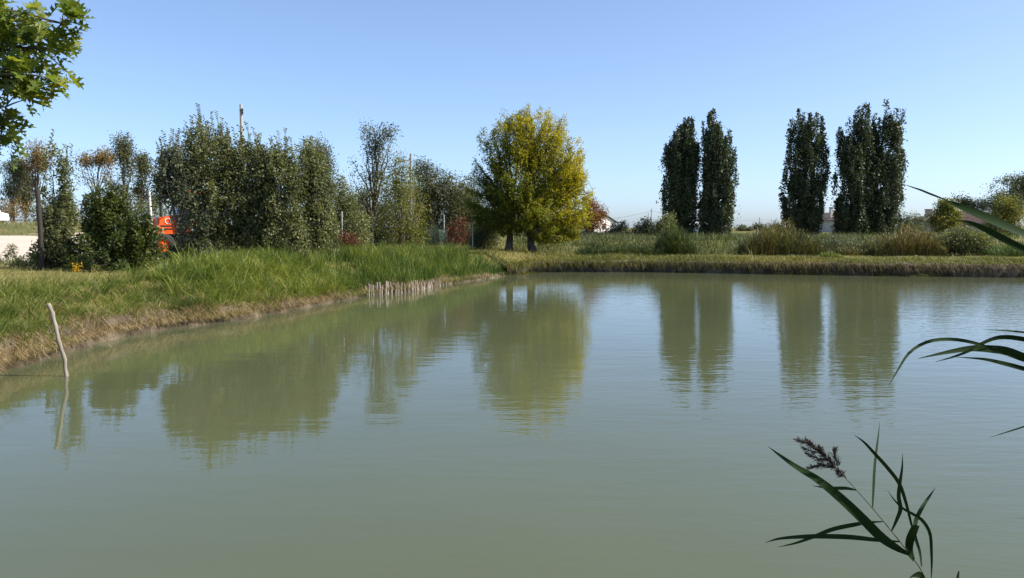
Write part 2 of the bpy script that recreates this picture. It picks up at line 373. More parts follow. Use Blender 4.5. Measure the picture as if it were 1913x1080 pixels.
# ------------------------------------------------------------------ grass
def blades_mesh(P, h, w, az, lean, segs=2, curl=0.0, rng=None):
    N = len(P); rng = rng or np.random.default_rng(0)
    ld = np.stack([np.cos(az), np.sin(az), np.zeros(N)], 1)
    wa = az + math.pi / 2 + rng.normal(0, .6, N); wd = np.stack([np.cos(wa), np.sin(wa), np.zeros(N)], 1)
    V = []; ts = np.linspace(0, 1, segs + 1)
    for t in ts:
        c = P + ld * (h * lean * t ** 1.8)[:, None]; c[:, 2] += h * t * np.sqrt(np.clip(1 - (.62 * lean * t) ** 2, .05, 1)) - curl * h * lean * t ** 3
        if t < 1:
            ww = w * (1 - .75 * t ** 1.6) * .5
            V += [c - wd * ww[:, None], c + wd * ww[:, None]]
        else: V.append(c)
    V = np.stack(V, 1); m = V.shape[1]; base = np.arange(N)[:, None] * m
    quad = np.concatenate([base + np.array([[2*k, 2*k+1, 2*k+3, 2*k+2]]) for k in range(segs - 1)])
    tri = base + np.array([[2*segs-2, 2*segs-1, 2*segs]])
    return V.reshape(-1, 3), [quad, tri]
def grass(name, label, P2, h, w, mat, seed, lean=(.15, .55), az=None, segs=2, curl=0.0, zoff=-.02, cat='grass', P3=None):
    rng = np.random.default_rng(seed); N = len(P2) if P3 is None else len(P3)
    P = P3 if P3 is not None else np.concatenate([P2, (H(P2[:, 0], P2[:, 1]) + zoff)[:, None]], 1)
    a = rng.uniform(0, 6.28, N) if az is None else rng.normal(az[0], az[1], N)
    v, f = blades_mesh(P, h, w, a, rng.uniform(lean[0], lean[1], N), segs, curl, rng)
    return tag(link(name, np_mesh(name, v, f, mat)), label, cat, kind='stuff')
def along(pts, nor, S, n, s0, s1, o0, o1, rng, bias=1.0):
    s = rng.uniform(s0, s1, n); o = o0 + (o1 - o0) * rng.uniform(0, 1, n) ** bias
    x = np.interp(s, S, pts[:, 0]) + np.interp(s, S, nor[:, 0]) * o
    y = np.interp(s, S, pts[:, 1]) + np.interp(s, S, nor[:, 1]) * o
    return np.stack([x, y], 1), s, o
def s_of(pl, S, px, py):
    q = np.array(onwater(px, py)); return S[np.argmin(np.hypot(*(pl - q).T))]
sA = s_of(SHORE_L, SL, 0, 693); sB = s_of(SHORE_L, SL, 300, 617); sC = s_of(SHORE_L, SL, 640, 561); sD = s_of(SHORE_L, SL, 944, 515)
rng = np.random.default_rng(1)
# clumpy tufts help the bank read as real grass
def clump(P2, rng, amt, seed, freq, thr):
    return P2[wav(P2, seed, freq) + rng.normal(0, .35, len(P2)) > thr]

def tufts(name, label, centres, per, rad, hgt, wid, mat, seed, lean=(.1, .8), segs=3, hvar=.35, curl=.2, flow=None):
    """grass in tufts: each tuft has its own height and fans outwards"""
    r = np.random.default_rng(seed); n = len(centres); k = np.repeat(np.arange(n), per)
    a = r.uniform(0, 6.28, len(k)); q = np.sqrt(r.uniform(0, 1, len(k))); R_ = (rad * r.uniform(.5, 1.4, n))[k] * q
    P2 = centres[k] + np.stack([np.cos(a), np.sin(a)], 1) * R_[:, None]
    th = np.exp(r.normal(0, hvar, n))[k]; h = r.uniform(hgt[0], hgt[1], len(k)) * th
    az = a + r.normal(0, .7, len(k))
    tl = r.uniform(-.6, .6, n)[k]
    if flow is not None:
        m = r.uniform(0, 1, len(k)) < .45; az[m] = flow + tl[m] + r.normal(0, .5, m.sum())
    le = np.clip(lean[0] + (lean[1] - lean[0]) * (q * .6 + r.uniform(0, .6, len(k))), 0, 1.6)
    zz = H(P2[:, 0], P2[:, 1]) - .03
    if P2[:, 0].mean() < 1:
        sd, _ = shore_dist(P2[:, 0], P2[:, 1]); zz = np.where(sd > -.1, np.maximum(zz, lip(P2[:, 1]) * np.interp(sd, [0, .05, .16, .5, .8], [.2, .7, .95, .98, .6]) - .03), zz)
    P = np.concatenate([P2, zz[:, None]], 1)
    v, f = blades_mesh(P, h, r.uniform(wid[0], wid[1], len(k)), az, le, segs, curl, r)
    return tag(link(name, np_mesh(name, v, f, M[mat])), label, 'grass', kind='stuff')
C2, s, o = along(SHORE_L, NL, SL, 1000, sA - 6, sB + 4, .12, 2.3, rng, 1.1); C2 = clump(C2, rng, 1, 41, 1.3, -.55)
tufts('bank_grass', 'knee-high dark green grass on the near stretch of the left bank', C2[::2], 26, .16, (.18, .42), (.009, .017), 'sedge_dark', 2, (.15, 1.1), flow=.4)
tufts('bright_bank_grass', 'bright green grass tufts on the near stretch of the left bank', C2[1::2], 26, .16, (.16, .40), (.009, .017), 'sedge', 109, (.15, 1.1), flow=.4)
C2, s, o = along(SHORE_L, NL, SL, 330, sA - 6, sB + 4, .25, 3.8, rng, 1.0)
tufts('mixed_bank_grass', 'yellowing grass mixed into the near stretch of the left bank', C2, 22, .2, (.15, .36), (.009, .015), 'lawn', 102, (.2, 1.2), flow=.4)
C2, s, o = along(SHORE_L, NL, SL, 1600, sB - 2, sC + 1.5, .15, 4.0, rng, 1.1); k = (o < 1.2 + (s - sB) * .6) & (rng.uniform(0, 1, len(s)) < .25 + (s - sB) * .14); C2 = C2[k]; C2 = clump(C2, rng, 1, 43, 1.0, -.45)
tufts('tall_grass', 'tall bright green grass along the middle of the left bank', C2, 24, .17, (.22, .58), (.012, .025), 'sedge', 3, (.1, 1.1), hvar=.42, curl=.4)
C2, s, o = along(SHORE_L, NL, SL, 240, sB + 2.5, sC + 1.5, .3, 4.0, rng, 1.0)
tufts('dark_tall_grass', 'darker tufts among the tall grass of the left bank', C2, 28, .2, (.28, .55), (.012, .024), 'sedge_dark', 103, (.1, .9), curl=.3)
C2, s, o = along(SHORE_L, NL, SL, 950, sC - 1.5, sD + .2, .05, 4.4, rng, 1.0); C2 = clump(C2, rng, 1, 45, .9, -.8)
tufts('bank_sedge', 'upright deep green sedge at the far end of the left bank', C2, 22, .2, (.32, .68), (.015, .027), 'sedge_dark', 4, (.05, .5), hvar=.2, flow=.3)
C2, s, o = along(SHORE_L, NL, SL, 260, sC - 1.5, sD - 2, .3, 4.4, rng, 1.0)
tufts('light_sedge', 'lighter tufts in the sedge at the far end of the left bank', C2, 28, .2, (.4, .75), (.014, .024), 'sedge', 104, (.05, .6), hvar=.25, flow=.3)
def fringe(name, label, n, s0, s1, mat, seed, hh, thr, seedn):
    P2, s, o = along(SHORE_L, NL, SL, n, s0, s1, -.06, .75, rng, 1.3)
    k = wav(P2, seedn, 1.5) + rng.normal(0, .35, len(P2)) > thr; P2 = P2[k]; o = o[k]
    z = np.maximum(H(P2[:, 0], P2[:, 1]), lip(P2[:, 1]) * np.clip(.55 + o * 1.6, .4, 1.0) * rng.uniform(.5, 1.0, len(P2))) - .01
    P3 = np.concatenate([P2, z[:, None]], 1)
    grass(name, label, None, rng.uniform(hh[0], hh[1], len(P3)), rng.uniform(.007, .014, len(P3)), M[mat], seed, (.5, 1.4), (-.5, .8), 3, .6, P3=P3)
fringe('straw_fringe', 'dry straw hanging over the edge of the left bank', 17000, sA - 8, sD - 2, 'straw', 5, (.12, .36), -.45, 47)
C2, s, o = along(SHORE_L, NL, SL, 900, sA - 8, sC, .05, 1.6, rng, 1.0); C2 = clump(C2, rng, 1, 57, 1.1, -.25)
tufts('straw_tufts', 'tan dry grass tufts on the slope of the left bank', C2, 26, .18, (.12, .34), (.008, .014), 'straw', 107, (.3, 1.4), flow=-.4, curl=.5)
fringe('near_straw_fringe', 'dense dry straw on the bare edge beside the crooked stake', 12000, sA - 2, sB + 3, 'straw', 108, (.08, .26), -.9, 47)
fringe('green_fringe', 'green grass hanging over the edge of the left bank', 11000, sA - 8, sD, 'sedge', 105, (.12, .4), .0, 48)
fringe('root_fringe', 'dark roots and dead grass at the foot of the left bank', 6000, sA - 8, sD - 2, 'roots', 106, (.10, .28), -.2, 49)
# mown, drying lawn between the bank and the shrubs
n = 40000; P2 = np.stack([rng.uniform(-24, 0, n), rng.uniform(8, 48, n)], 1)
sd, _ = shore_dist(P2[:, 0], P2[:, 1]); P2 = P2[(sd > 1.6) & (sd < 11.5)]
grass('lawn_grass', 'short drying yellow-green lawn grass behind the left bank', P2, rng.uniform(.06, .2, len(P2)), rng.uniform(.012, .024, len(P2)), M['lawn'], 6, (.3, 1.2), None, 2)
px_ = rng.uniform(560, 872, 9000); dd_ = 34.5 + (px_ - 560) / 312 * 8.5 + rng.normal(0, 1.1, 9000)
P2 = np.stack([(px_ - CX) / FPX * dd_, dd_], 1); P2 = clump(P2, rng, 1, 49, .8, -.3)
grass('russet_grass', 'russet dead grass at the foot of the fence shrubs', P2, rng.uniform(.25, .6, len(P2)), rng.uniform(.014, .024, len(P2)), M['russet'], 7, (.3, .9), None, 2)
# weeds at the edge of the yard on the left
n = 9000; P2 = np.stack([rng.uniform(-40, -13, n), rng.uniform(26, 33.5, n)], 1); P2 = clump(P2, rng, 1, 52, .8, -.1)
grass('yard_edge_grass', 'rough grass along the fence beside the sandy yard', P2, rng.uniform(.12, .45, len(P2)), rng.uniform(.012, .022, len(P2)), M['hedge'], 8, (.2, .8))
n = 5000; P2 = np.stack([rng.uniform(-75, -33, n), rng.uniform(67, 82, n)], 1)
grass('mound_grass', 'pale green grass on the low mound behind the sandy yard', P2, rng.uniform(.2, .5, n), rng.uniform(.03, .06, n), M['lawn'], 9, (.2, .8))
# far bank
LF = SF[-1]
P2, s, o = along(SHORE_F, NF, SF, 26000, 0, LF - 14, .0, 3.0, rng, 1.5)
grass('far_bank_grass', 'low green and yellow grass along the top of the far bank', P2, rng.uniform(.10, .32, len(P2)) * (1 + .4 * wav(P2, 11, .7)), rng.uniform(.018, .034, len(P2)), M['farbank'], 10, (.3, 1.2))
C2, s, o = along(SHORE_F, NF, SF, 420, 0, LF - 14, .0, 1.2, rng, 1.5); C2 = clump(C2, rng, 1, 63, .9, -.1)
tufts('far_bank_tufts', 'uneven tufts along the lip of the far bank', C2, 26, .22, (.16, .38), (.016, .03), 'farbank', 117, (.2, 1.2), hvar=.45, curl=.4)
C2 = np.stack([rng.uniform(1, 36, 640), rng.uniform(50, 58.5, 640)], 1); C2 = clump(C2, rng, 1, 64, .6, -.05)
tufts('slope_weeds', 'dark weeds scattered over the slope behind the far bank', C2, 24, .45, (.25, .6), (.022, .04), 'hedge_grey', 118, (.2, 1.2), hvar=.25, segs=2)
P2, s, o = along(SHORE_F, NF, SF, 11000, 0, LF - 14, -.10, .10, rng)
P3 = np.concatenate([P2, rng.uniform(.25, .62, len(P2))[:, None]], 1)
kk_ = rng.uniform(0, 1, len(P3)) < np.interp(P3[:, 0], [4, 13, 17], [.8, .7, .25]); PG = P3[kk_] + np.array([0, -.12, .04])
k = (wav(P2, 55, .9) > -.95) & (rng.uniform(0, 1, len(P2)) < np.interp(P2[:, 0], [4, 11, 16], [.2, .3, .9])); P3 = P3[k]
grass('hanging_roots', 'dead grass and roots hanging down the face of the far bank', None, rng.uniform(.15, .4, len(P3)), rng.uniform(.012, .028, len(P3)), M['roots'], 11, (.9, 1.6), (-1.57, .5), 3, .95, P3=P3)
grass('overhanging_grass', 'green grass drooping over the lip of the far bank', None, rng.uniform(.2, .46, len(PG)), rng.uniform(.014, .028, len(PG)), M['farbank'], 12, (.7, 1.5), (-1.57, .7), 3, .8, P3=PG)
n = 9000; P2 = np.stack([rng.uniform(2, 36, n), rng.uniform(43, 51, n)], 1); sd, _ = shore_dist(P2[:, 0], P2[:, 1]); P2 = P2[sd > 2.2]
grass('path_grass', 'worn grass on the level top behind the far bank edge', P2, rng.uniform(.06, .18, len(P2)), rng.uniform(.025, .045, len(P2)), M['farbank'], 16, (.3, 1.1))
n = 14000; P2 = np.stack([rng.uniform(0, 36, n), rng.uniform(47.5, 57.5, n)], 1)
P2 = P2[(P2[:, 1] > 50.2 + wav(P2, 61, .5)) ]
grass('slope_grass', 'rank green grass on the slope behind the far bank', P2, rng.uniform(.25, .65, len(P2)) * (1 + .4 * wav(P2, 13, .6)), rng.uniform(.022, .042, len(P2)), M['reedgreen'], 13, (.2, .9))
n = 6000; P2 = np.stack([rng.uniform(0, 60, n), rng.uniform(57, 100, n)], 1)
grass('meadow_grass', 'meadow grass around the feet of the poplars', P2, rng.uniform(.2, .5, n), rng.uniform(.04, .07, n), M['reedgreen'], 14, (.2, .9))
n = 7000; P2 = np.stack([rng.uniform(-9, 4, n), rng.uniform(44, 62, n)], 1)
sd, _ = shore_dist(P2[:, 0], P2[:, 1]); P2 = P2[sd > .4]
grass('willow_grass', 'dry short grass under the yellow willow', P2, rng.uniform(.08, .25, len(P2)), rng.uniform(.02, .035, len(P2)), M['lawn'], 15, (.3, 1.0))

# ------------------------------------------------------------------ trees and shrubs
class Tubes:
    def __init__(s): s.V = []; s.F = []; s.n = 0
    def add(s, pts, r0, r1, n=5):
        pts = np.asarray(pts, float); k = len(pts); rad = np.linspace(r0, r1, k) if np.isscalar(r0) else np.asarray(r0)
        tan = nrm(np.gradient(pts, axis=0)); ref = np.where(np.abs(tan[:, 2:3]) < .9, np.array([[0, 0, 1.]]), np.array([[1., 0, 0]]))
        a = nrm(np.cross(tan, ref)); b = np.cross(tan, a)
        th = np.arange(n) * 2 * math.pi / n
        v = pts[:, None] + rad[:, None, None] * (np.cos(th)[None, :, None] * a[:, None] + np.sin(th)[None, :, None] * b[:, None])
        i = np.arange(k * n).reshape(k, n); j = np.roll(i, -1, 1)
        f = np.stack([i[:-1], j[:-1], j[1:], i[1:]], -1).reshape(-1, 4) + s.n
        s.V.append(v.reshape(-1, 3)); s.F.append(f); s.n += k * n
    def mesh(s, name, mat, origin): return np_mesh(name, np.concatenate(s.V) - origin, [np.concatenate(s.F)], mat, True)
def bez(a, c, b, n=7):
    t = np.linspace(0, 1, n)[:, None]
    return (1 - t) ** 2 * a + 2 * t * (1 - t) * c + t * t * b
def wiggle(p, rng, amp):
    k = len(p); q = p.copy(); q[1:-1] += rng.normal(0, amp, (k - 2, 3)) if k > 2 else 0
    return q
def leaf_quads(C, ax, L, W, rng, origin):
    """each leaf a folded diamond: base, two sides, tip"""
    N = len(C); nr = rng.normal(size=(N, 3)); nr[:, 2] += .5; sd = nrm(np.cross(ax, nr)); up = np.cross(sd, ax)
    L = L[:, None]; W = W[:, None]
    b = C - ax * L * .5; t = C + ax * L * .5 - up * L * .10
    m = C - ax * L * .06 + up * W * .10
    V = np.stack([b, m + sd * W * .5, t, m - sd * W * .5], 1) - origin
    return V.reshape(-1, 3), [np.arange(4 * N).reshape(N, 4)]
def sample_lobes(lobes, d, n, rng, shell=.5, thr=None, seed=0, freq=1.0, zmin=None):
    R = []; C = []
    for lb in lobes:
        px, py, rx, ry = lb[:4]; df = lb[4] if len(lb) > 4 else .9; dd = lb[5] if len(lb) > 5 else 0
        C.append(pt(px, py, d + dd)); R.append((rx * d / FPX, rx * d / FPX * df, ry * d / FPX))
    C = np.array(C); R = np.array(R); w = np.prod(R, 1) ** .8; w /= w.sum()
    out = []; cnt = 0
    while cnt < n:
        m = n * 2; k = rng.choice(len(C), m, p=w)
        u = nrm(rng.normal(size=(m, 3))) * (rng.uniform(0, 1, (m, 1)) ** (shell))
        p = C[k] + u * R[k]
        ok = np.ones(m, bool)
        if thr is not None: ok &= wav(p, seed, freq) + rng.normal(0, .15, m) > thr
        if zmin is not None: ok &= p[:, 2] > zmin
        p = p[ok]; out.append(p); cnt += len(p)
        if len(out) > 30: break
    return np.concatenate(out)[:n], C, R
def make_tree(name, label, cat, d, base_px, lobes, leafmat, ncl, lpc, leaf=(.1, .05), spread=.22, bark='bark', r0=.12, trunks=None,
              limbs=12, twigs=160, shell=.5, thr=-.6, freq=1.2, zs=1.0, droop=.2, outward=.3, up=0.0, seed=0, group=None, shoots=0, shoot_len=.8,
              first=.25, sink=.05, clear=.25, tr=.012, plume=None):
    rng = np.random.default_rng(seed + 1000)
    b0 = pt(base_px, 470, d); gz = hz(b0[0], b0[1]); base = np.array([b0[0], d, gz - sink])
    root = thing(name, label, cat, tuple(base), 0, group)
    cl, LC, LR = sample_lobes(lobes, d, ncl, rng, shell, thr, seed, freq, gz + clear)
    ctr = cl.mean(0); top = cl[np.argmax(cl[:, 2])]
    if trunks is None:
        e = np.array([ctr[0], ctr[1], gz + .8 * (top[2] - gz)]); trunks = [[base, base * .55 + e * .45 + np.array([rng.normal(0, .1), 0, 0]), e]]
    else:
        trunks = [[np.array([*(pt(px, py, d)[:2]), base[2]]) if i == 0 else pt(px, py, d + (i * .1)) for i, (px, py) in enumerate(t)] for t in trunks]
    skel = []; tt = Tubes(); tb = Tubes()
    paths = []
    for k, t in enumerate(trunks):
        t = np.array(t); s_ = np.linspace(0, len(t) - 1, 10); p = np.stack([np.interp(s_, np.arange(len(t)), t[:, j]) for j in range(3)], 1)
        p = wiggle(p, rng, r0 * .25); rad = r0 * (1 - .82 * np.linspace(0, 1, 10) ** .9); rad[0] *= 1.18
        tt.add(p, rad, None, 8); paths.append(p)
        skel.append(p[3:])
    # limbs to far-apart targets
    tg = [int(rng.integers(len(cl)))]; dist = np.linalg.norm(cl - cl[tg[0]], axis=1)
    for _ in range(min(limbs, len(cl) - 1) - 1):
        j = int(np.argmax(dist * rng.uniform(.75, 1, len(cl)))); tg.append(j); dist = np.minimum(dist, np.linalg.norm(cl - cl[j], axis=1))
    for j in tg:
        T = cl[j]; p = paths[int(np.argmin([np.linalg.norm(q[-1][:2] - T[:2]) for q in paths]))]
        zt = gz + max(first * (top[2] - gz) * rng.uniform(.5, 1.1), (T[2] - gz) * rng.uniform(.3, .6))
        q = np.array([np.interp(zt, p[:, 2], p[:, c]) for c in range(3)])
        rr = r0 * np.clip(.55 - .35 * (zt - gz) / (top[2] - gz), .15, .6)
        c = q * .45 + T * .55 + np.array([0, 0, (-.12 + .3 * up) * np.linalg.norm(T - q)])
        if up > .5: c = np.array([T[0] * .75 + q[0] * .25, T[1] * .75 + q[1] * .25, q[2] * .55 + T[2] * .45])
        lp = wiggle(bez(q, c, T, 8), rng, .03 * np.linalg.norm(T - q) * .4); tb.add(lp, rr, tr * .6, 5); skel.append(lp[1:])
    SK = np.concatenate(skel)
    pick = rng.permutation(len(cl))[:twigs]
    for j in pick:
        T = cl[j]; dv = SK - T; dz = np.linalg.norm(dv, axis=1) + np.where(SK[:, 2] > T[2], 1.2, 0)
        q = SK[np.argmin(dz)]
        tb.add(bez(q, (q + T) / 2 + rng.normal(0, .06, 3), T + (T - q) * .12, 4), tr, tr * .25, 3)
    # leaves
    N = ncl * lpc; kk = np.repeat(np.arange(len(cl)), lpc)
    if plume:                                   # leaves gathered along rising side branches that end in points
        ln = rng.uniform(plume[0], plume[1], len(cl)); A = np.array([ctr[0], ctr[1], gz + first * (top[2] - gz)])
        dr = nrm((1 - plume[2]) * nrm(cl - A) + plume[2] * np.array([0, 0, 1.]) + rng.normal(0, plume[3] if len(plume) > 3 else .12, (len(cl), 3)))
        q0_ = cl - dr * ln[:, None]; bow = rng.normal(0, .07, (len(cl), 3)) * ln[:, None] - .10 * ln[:, None] * nrm(dr - np.array([0, 0, 1.]) * dr[:, 2:3])
        for j in range(len(cl)): tb.add(bez(q0_[j], (q0_[j] + cl[j]) / 2 - bow[j] * .6, cl[j], 4), tr * .9, tr * .25, 3)
        t = rng.uniform(0, 1, len(kk)) ** .75
        P_ = q0_[kk] * (1 - t)[:, None] + cl[kk] * t[:, None] - bow[kk] * (2 * t * (1 - t))[:, None]
    sp = spread * rng.uniform(.55, 1.35, len(cl))
    off = np.clip(rng.normal(size=(len(kk), 3)), -1.7, 1.7) * sp[kk][:, None] * np.array([1, 1, zs]); C = cl[kk] + off
    if plume: C = P_ + off * (1.25 - .8 * t)[:, None]
    C = C[C[:, 2] > gz + .03]; N = len(C)
    ow = nrm(C - ctr); ax = nrm(rng.normal(size=(N, 3)) + ow * outward + np.array([0, 0, -droop + up * .8]))
    L = leaf[0] * rng.uniform(.6, 1.3, N); W = leaf[1] * rng.uniform(.7, 1.25, N)
    if shoots:
        hi = np.argsort(-(cl[:, 2] + rng.normal(0, .35, len(cl))))[:shoots]; C2 = []; A2 = []
        for j in hi:
            b = cl[j]; ln = shoot_len * rng.uniform(.4, 1.1); e = b + np.array([rng.normal(0, .14) * ln, rng.normal(0, .14) * ln, ln])
            tb.add(np.array([b, (b + e) / 2 + rng.normal(0, .02, 3), e]), tr * .7, tr * .2, 3)
            t = np.linspace(.1, 1, max(5, int(ln / (leaf[0] * .36)))); pp = b + (e - b) * t[:, None]
            a = nrm(np.stack([np.cos(t * 60), np.sin(t * 60), np.full(len(t), .5)], 1)); C2.append(pp + a * leaf[0] * .4); A2.append(a)
        C = np.concatenate([C] + C2); ax = np.concatenate([ax] + A2); m = len(C) - N
        L = np.concatenate([L, np.full(m, leaf[0])]); W = np.concatenate([W, np.full(m, leaf[1])])
    link('trunk', tt.mesh('trunk', M[bark], base), root)
    if tb.V: link('branches', tb.mesh('branches', M[bark], base), root)
    v, f = leaf_quads(C, ax, L, W, rng, base)
    link('crown', np_mesh('crown', v, f, M[leafmat]), root)
    return root

# --- the yellowing willow in the middle
make_tree('willow_tree', 'big willow turning yellow, two dark trunks, at the corner of the pond', 'tree', 47.2, 972,
          [(946, 252, 54, 54), (994, 244, 56, 54), (1039, 302, 56, 66), (1074, 375, 41, 70), (964, 330, 76, 62), (897, 318, 26, 34), (920, 385, 50, 52), (1002, 400, 78, 58), (1057, 432, 39, 26), (946, 420, 43, 24), (1024, 445, 37, 18), (888, 370, 26, 40), (1079, 335, 19, 40), (1085, 425, 17, 34), (975, 222, 37, 22), (1040, 255, 34, 44), (1070, 305, 28, 46), (1085, 360, 12, 40)],
          'willow', 800, 120, (.16, .054), .215, 'bark', .25, [[(950, 478), (954, 430), (958, 380), (945, 300)], [(996, 478), (990, 430), (984, 385), (1005, 290)]],
          40, 300, .30, -.6, 1.25, 1.0, .15, .5, .45, seed=11, tr=.016, plume=(.8, 1.9, .35), first=.3)
# --- Lombardy poplars
pops = [
    ('leftmost poplar, slim, one of the left pair', 72, 1274, [(1288, 252, 17, 34), (1274, 290, 30, 55), (1270, 350, 31, 60), (1272, 400, 25, 28)]),
    ('second poplar from the left, taller one of the left pair', 71, 1326, [(1330, 240, 17, 30), (1342, 280, 30, 48), (1340, 340, 33, 65), (1337, 398, 34, 40), (1326, 428, 16, 16)]),
    ('single poplar standing between the two pairs', 74, 1495, [(1494, 238, 21, 32), (1516, 245, 20, 40), (1508, 300, 40, 52), (1502, 360, 41, 50), (1498, 402, 33, 22), (1466, 379, 11, 7)]),
    ('left poplar of the right pair, leaning on its taller neighbour', 72.5, 1583, [(1612, 228, 19, 33), (1592, 265, 26, 45), (1592, 330, 31, 65), (1592, 395, 34, 42), (1584, 425, 20, 18), (1624, 330, 20, 90)]),
    ('tallest poplar, rightmost of the row', 73, 1612, [(1665, 219, 20, 30), (1655, 270, 32, 50), (1652, 335, 36, 60), (1645, 395, 36, 42), (1625, 425, 22, 18)])]
for i, (lb, d, bx, lobes) in enumerate(pops):
    lobes = [(a_ + 1, b_ - 2, max(8, c_ + 2), d_ + 3) for a_, b_, c_, d_ in lobes]
    make_tree('poplar_tree', lb, 'tree', d, bx, lobes, 'poplar', 240, 146, (.178, .148), .205, 'bark', .24, None, 22, 150, .22, None, 1.5, 1.3, .1, .35, .9,
              seed=30 + i, group='dark columnar poplars beyond the far bank', clear=.7, tr=.02, plume=(1.5, 3.0, .78))
# --- shrubs of the left hedge
make_tree('laurel_shrub', 'rounded glossy dark green laurel on the lawn, beside the dark post', 'shrub', 25.5, 212,
          [(205, 400, 50, 50), (225, 455, 82, 48), (256, 440, 42, 52), (165, 450, 40, 50), (190, 372, 26, 26), (215, 490, 90, 18)],
          'laurel', 300, 72, (.13, .056), .13, 'bark', .06, None, 16, 120, .33, -.5, 2.4, seed=51, clear=.03, shoots=30, shoot_len=.4, tr=.008, plume=(.3, .8, .4))
make_tree('shrub', 'narrow grey-green shrub with upright shoots beside the dark post', 'shrub', 26.6, 108,
          [(108, 420, 36, 72), (106, 345, 24, 46), (84, 460, 30, 40), (130, 470, 40, 34), (118, 310, 14, 32), (95, 300, 12, 30)],
          'hedge', 170, 80, (.105, .06), .13, 'bark', .05, None, 14, 120, .35, -.5, 2.0, seed=52, clear=.05, shoots=24, shoot_len=.6, tr=.008, plume=(.5, 1.1, .6))
hedges = [
    ('loose grey-green shrub over the orange tractor', 29.6, 345, 'hedge_grey', [(340, 335, 44, 36), (322, 300, 28, 30), (378, 415, 24, 55), (310, 325, 22, 22), (378, 462, 28, 18)], 330, 20),
    ('tallest shrub of the hedge, thin shoots rising from its top', 30.2, 392, 'hedge', [(392, 300, 52, 48), (368, 262, 30, 32), (405, 262, 26, 30), (405, 365, 52, 62), (402, 432, 48, 50)], 440, 24),
    ('dense shrub in front of the concrete pole', 30.6, 462, 'hedge', [(462, 318, 54, 50), (440, 282, 28, 28), (478, 288, 24, 26), (470, 390, 58, 62), (465, 450, 52, 34)], 460, 24),
    ('dense green shrub just right of the concrete pole', 30.4, 525, 'hedge', [(522, 325, 50, 52), (500, 288, 30, 28), (530, 292, 16, 22), (532, 395, 54, 62), (530, 450, 50, 32)], 450, 24),
    ('rightmost rounded shrub of the dense hedge', 31.2, 585, 'hedge', [(588, 350, 34, 62), (578, 308, 26, 34), (596, 425, 42, 52), (612, 455, 26, 22), (556, 340, 22, 40)], 390, 24)]
for i, (lb, d, bx, mt, lobes, nc, lp) in enumerate(hedges):
    make_tree('hedge_shrub', lb, 'shrub', d, bx, lobes, mt, int(nc * .52), 84, (.108, .064), .165, 'bark_grey', .07, None, 16, 160, .30, -.5, 1.8,
              seed=60 + i, group='shrubs of the hedge on the left bank', clear=.1, shoots=(25 if i == 2 else 50), shoot_len=.7, tr=.008, plume=(.45, 1.1, .25, .32))
make_tree('low_bush', 'low scrubby bush below the orange tractor', 'shrub', 30.5, 326, [(322, 468, 22, 14), (345, 474, 20, 10)], 'hedge', 50, 50, (.09, .05), .12, 'bark_grey', .03, None, 8, 30, .4, None, 1, seed=68, clear=.0, tr=.006, plume=(.3, .6, .4, .3))
make_tree('young_tree', 'young tree with a pale whitewashed trunk under the hedge', 'tree', 31.0, 547,
          [(552, 425, 30, 22), (535, 410, 24, 24)], 'hedge', 90, 20, (.10, .055), .16, 'bark_pale', .055, [[(545, 482), (547, 455), (550, 420)]], 8, 50, .45, None, 1.5, seed=66, tr=.008)
# --- things along the right half of the fence
make_tree('grey_tree', 'grey-leaved tree rising behind the right end of the hedge', 'tree', 46, 600, [(588, 285, 24, 28), (606, 310, 20, 36), (612, 350, 18, 40), (570, 300, 16, 30)], 'greyfar', 260, 26, (.13, .06), .24, 'bark_grey', .12, None, 10, 70, .5, -.2, 1.6, seed=70)
make_tree('bushy_tree', 'low bushy green tree between the hedge and the bare-topped tree', 'tree', 38, 640, [(640, 395, 28, 45), (655, 430, 38, 38), (625, 420, 24, 40), (635, 350, 12, 26)], 'hedge', 460, 28, (.12, .06), .2, 'bark_grey', .08, None, 12, 110, .45, -.6, 1.6, seed=71, clear=.2)
make_tree('thin_tree', 'tall sparse tree with an open twiggy top above the fence', 'tree', 42, 697, [(700, 290, 30, 48), (688, 252, 12, 18), (722, 250, 24, 14), (668, 315, 22, 22), (710, 365, 46, 40), (690, 400, 40, 40)], 'greyfar', 250, 20, (.11, .06), .22, 'bark', .14, [[(694, 478), (697, 400), (702, 310), (700, 246)]], 30, 220, .6, .12, 2.0, 1.2, .1, .3, .5, seed=72, tr=.011)
make_tree('twiggy_tree', 'twiggy yellow-green tree with pale bare stems beside the thin pole', 'tree', 40, 748, [(745, 345, 36, 44), (765, 395, 40, 46), (725, 420, 34, 40), (775, 440, 26, 30), (742, 300, 22, 24)], 'yellowgreen', 420, 24, (.11, .05), .22, 'bark_grey', .09, [[(742, 480), (752, 420), (745, 320)], [(748, 480), (768, 430), (775, 370)]], 22, 200, .55, -.15, 1.8, seed=73, tr=.011)
make_tree('olive_tree', 'grey-green tree with a dark open middle, left of the willow', 'tree', 55, 818, [(812, 345, 30, 34), (845, 365, 32, 38), (800, 385, 28, 34), (860, 400, 28, 40), (785, 320, 18, 20)], 'greyfar', 460, 30, (.15, .07), .26, 'bark', .16, [[(812, 478), (816, 420), (818, 360)], [(826, 478), (832, 420), (850, 370)]], 18, 140, .42, -.35, 1.3, seed=74, tr=.014)
make_tree('backdrop_tree', 'pale olive tree directly left of the willow crown', 'tree', 58, 872, [(872, 370, 24, 40), (868, 410, 30, 42), (895, 420, 24, 40)], 'greyfar', 420, 30, (.15, .07), .26, 'bark', .14, None, 12, 90, .45, -.5, 1.3, seed=75)
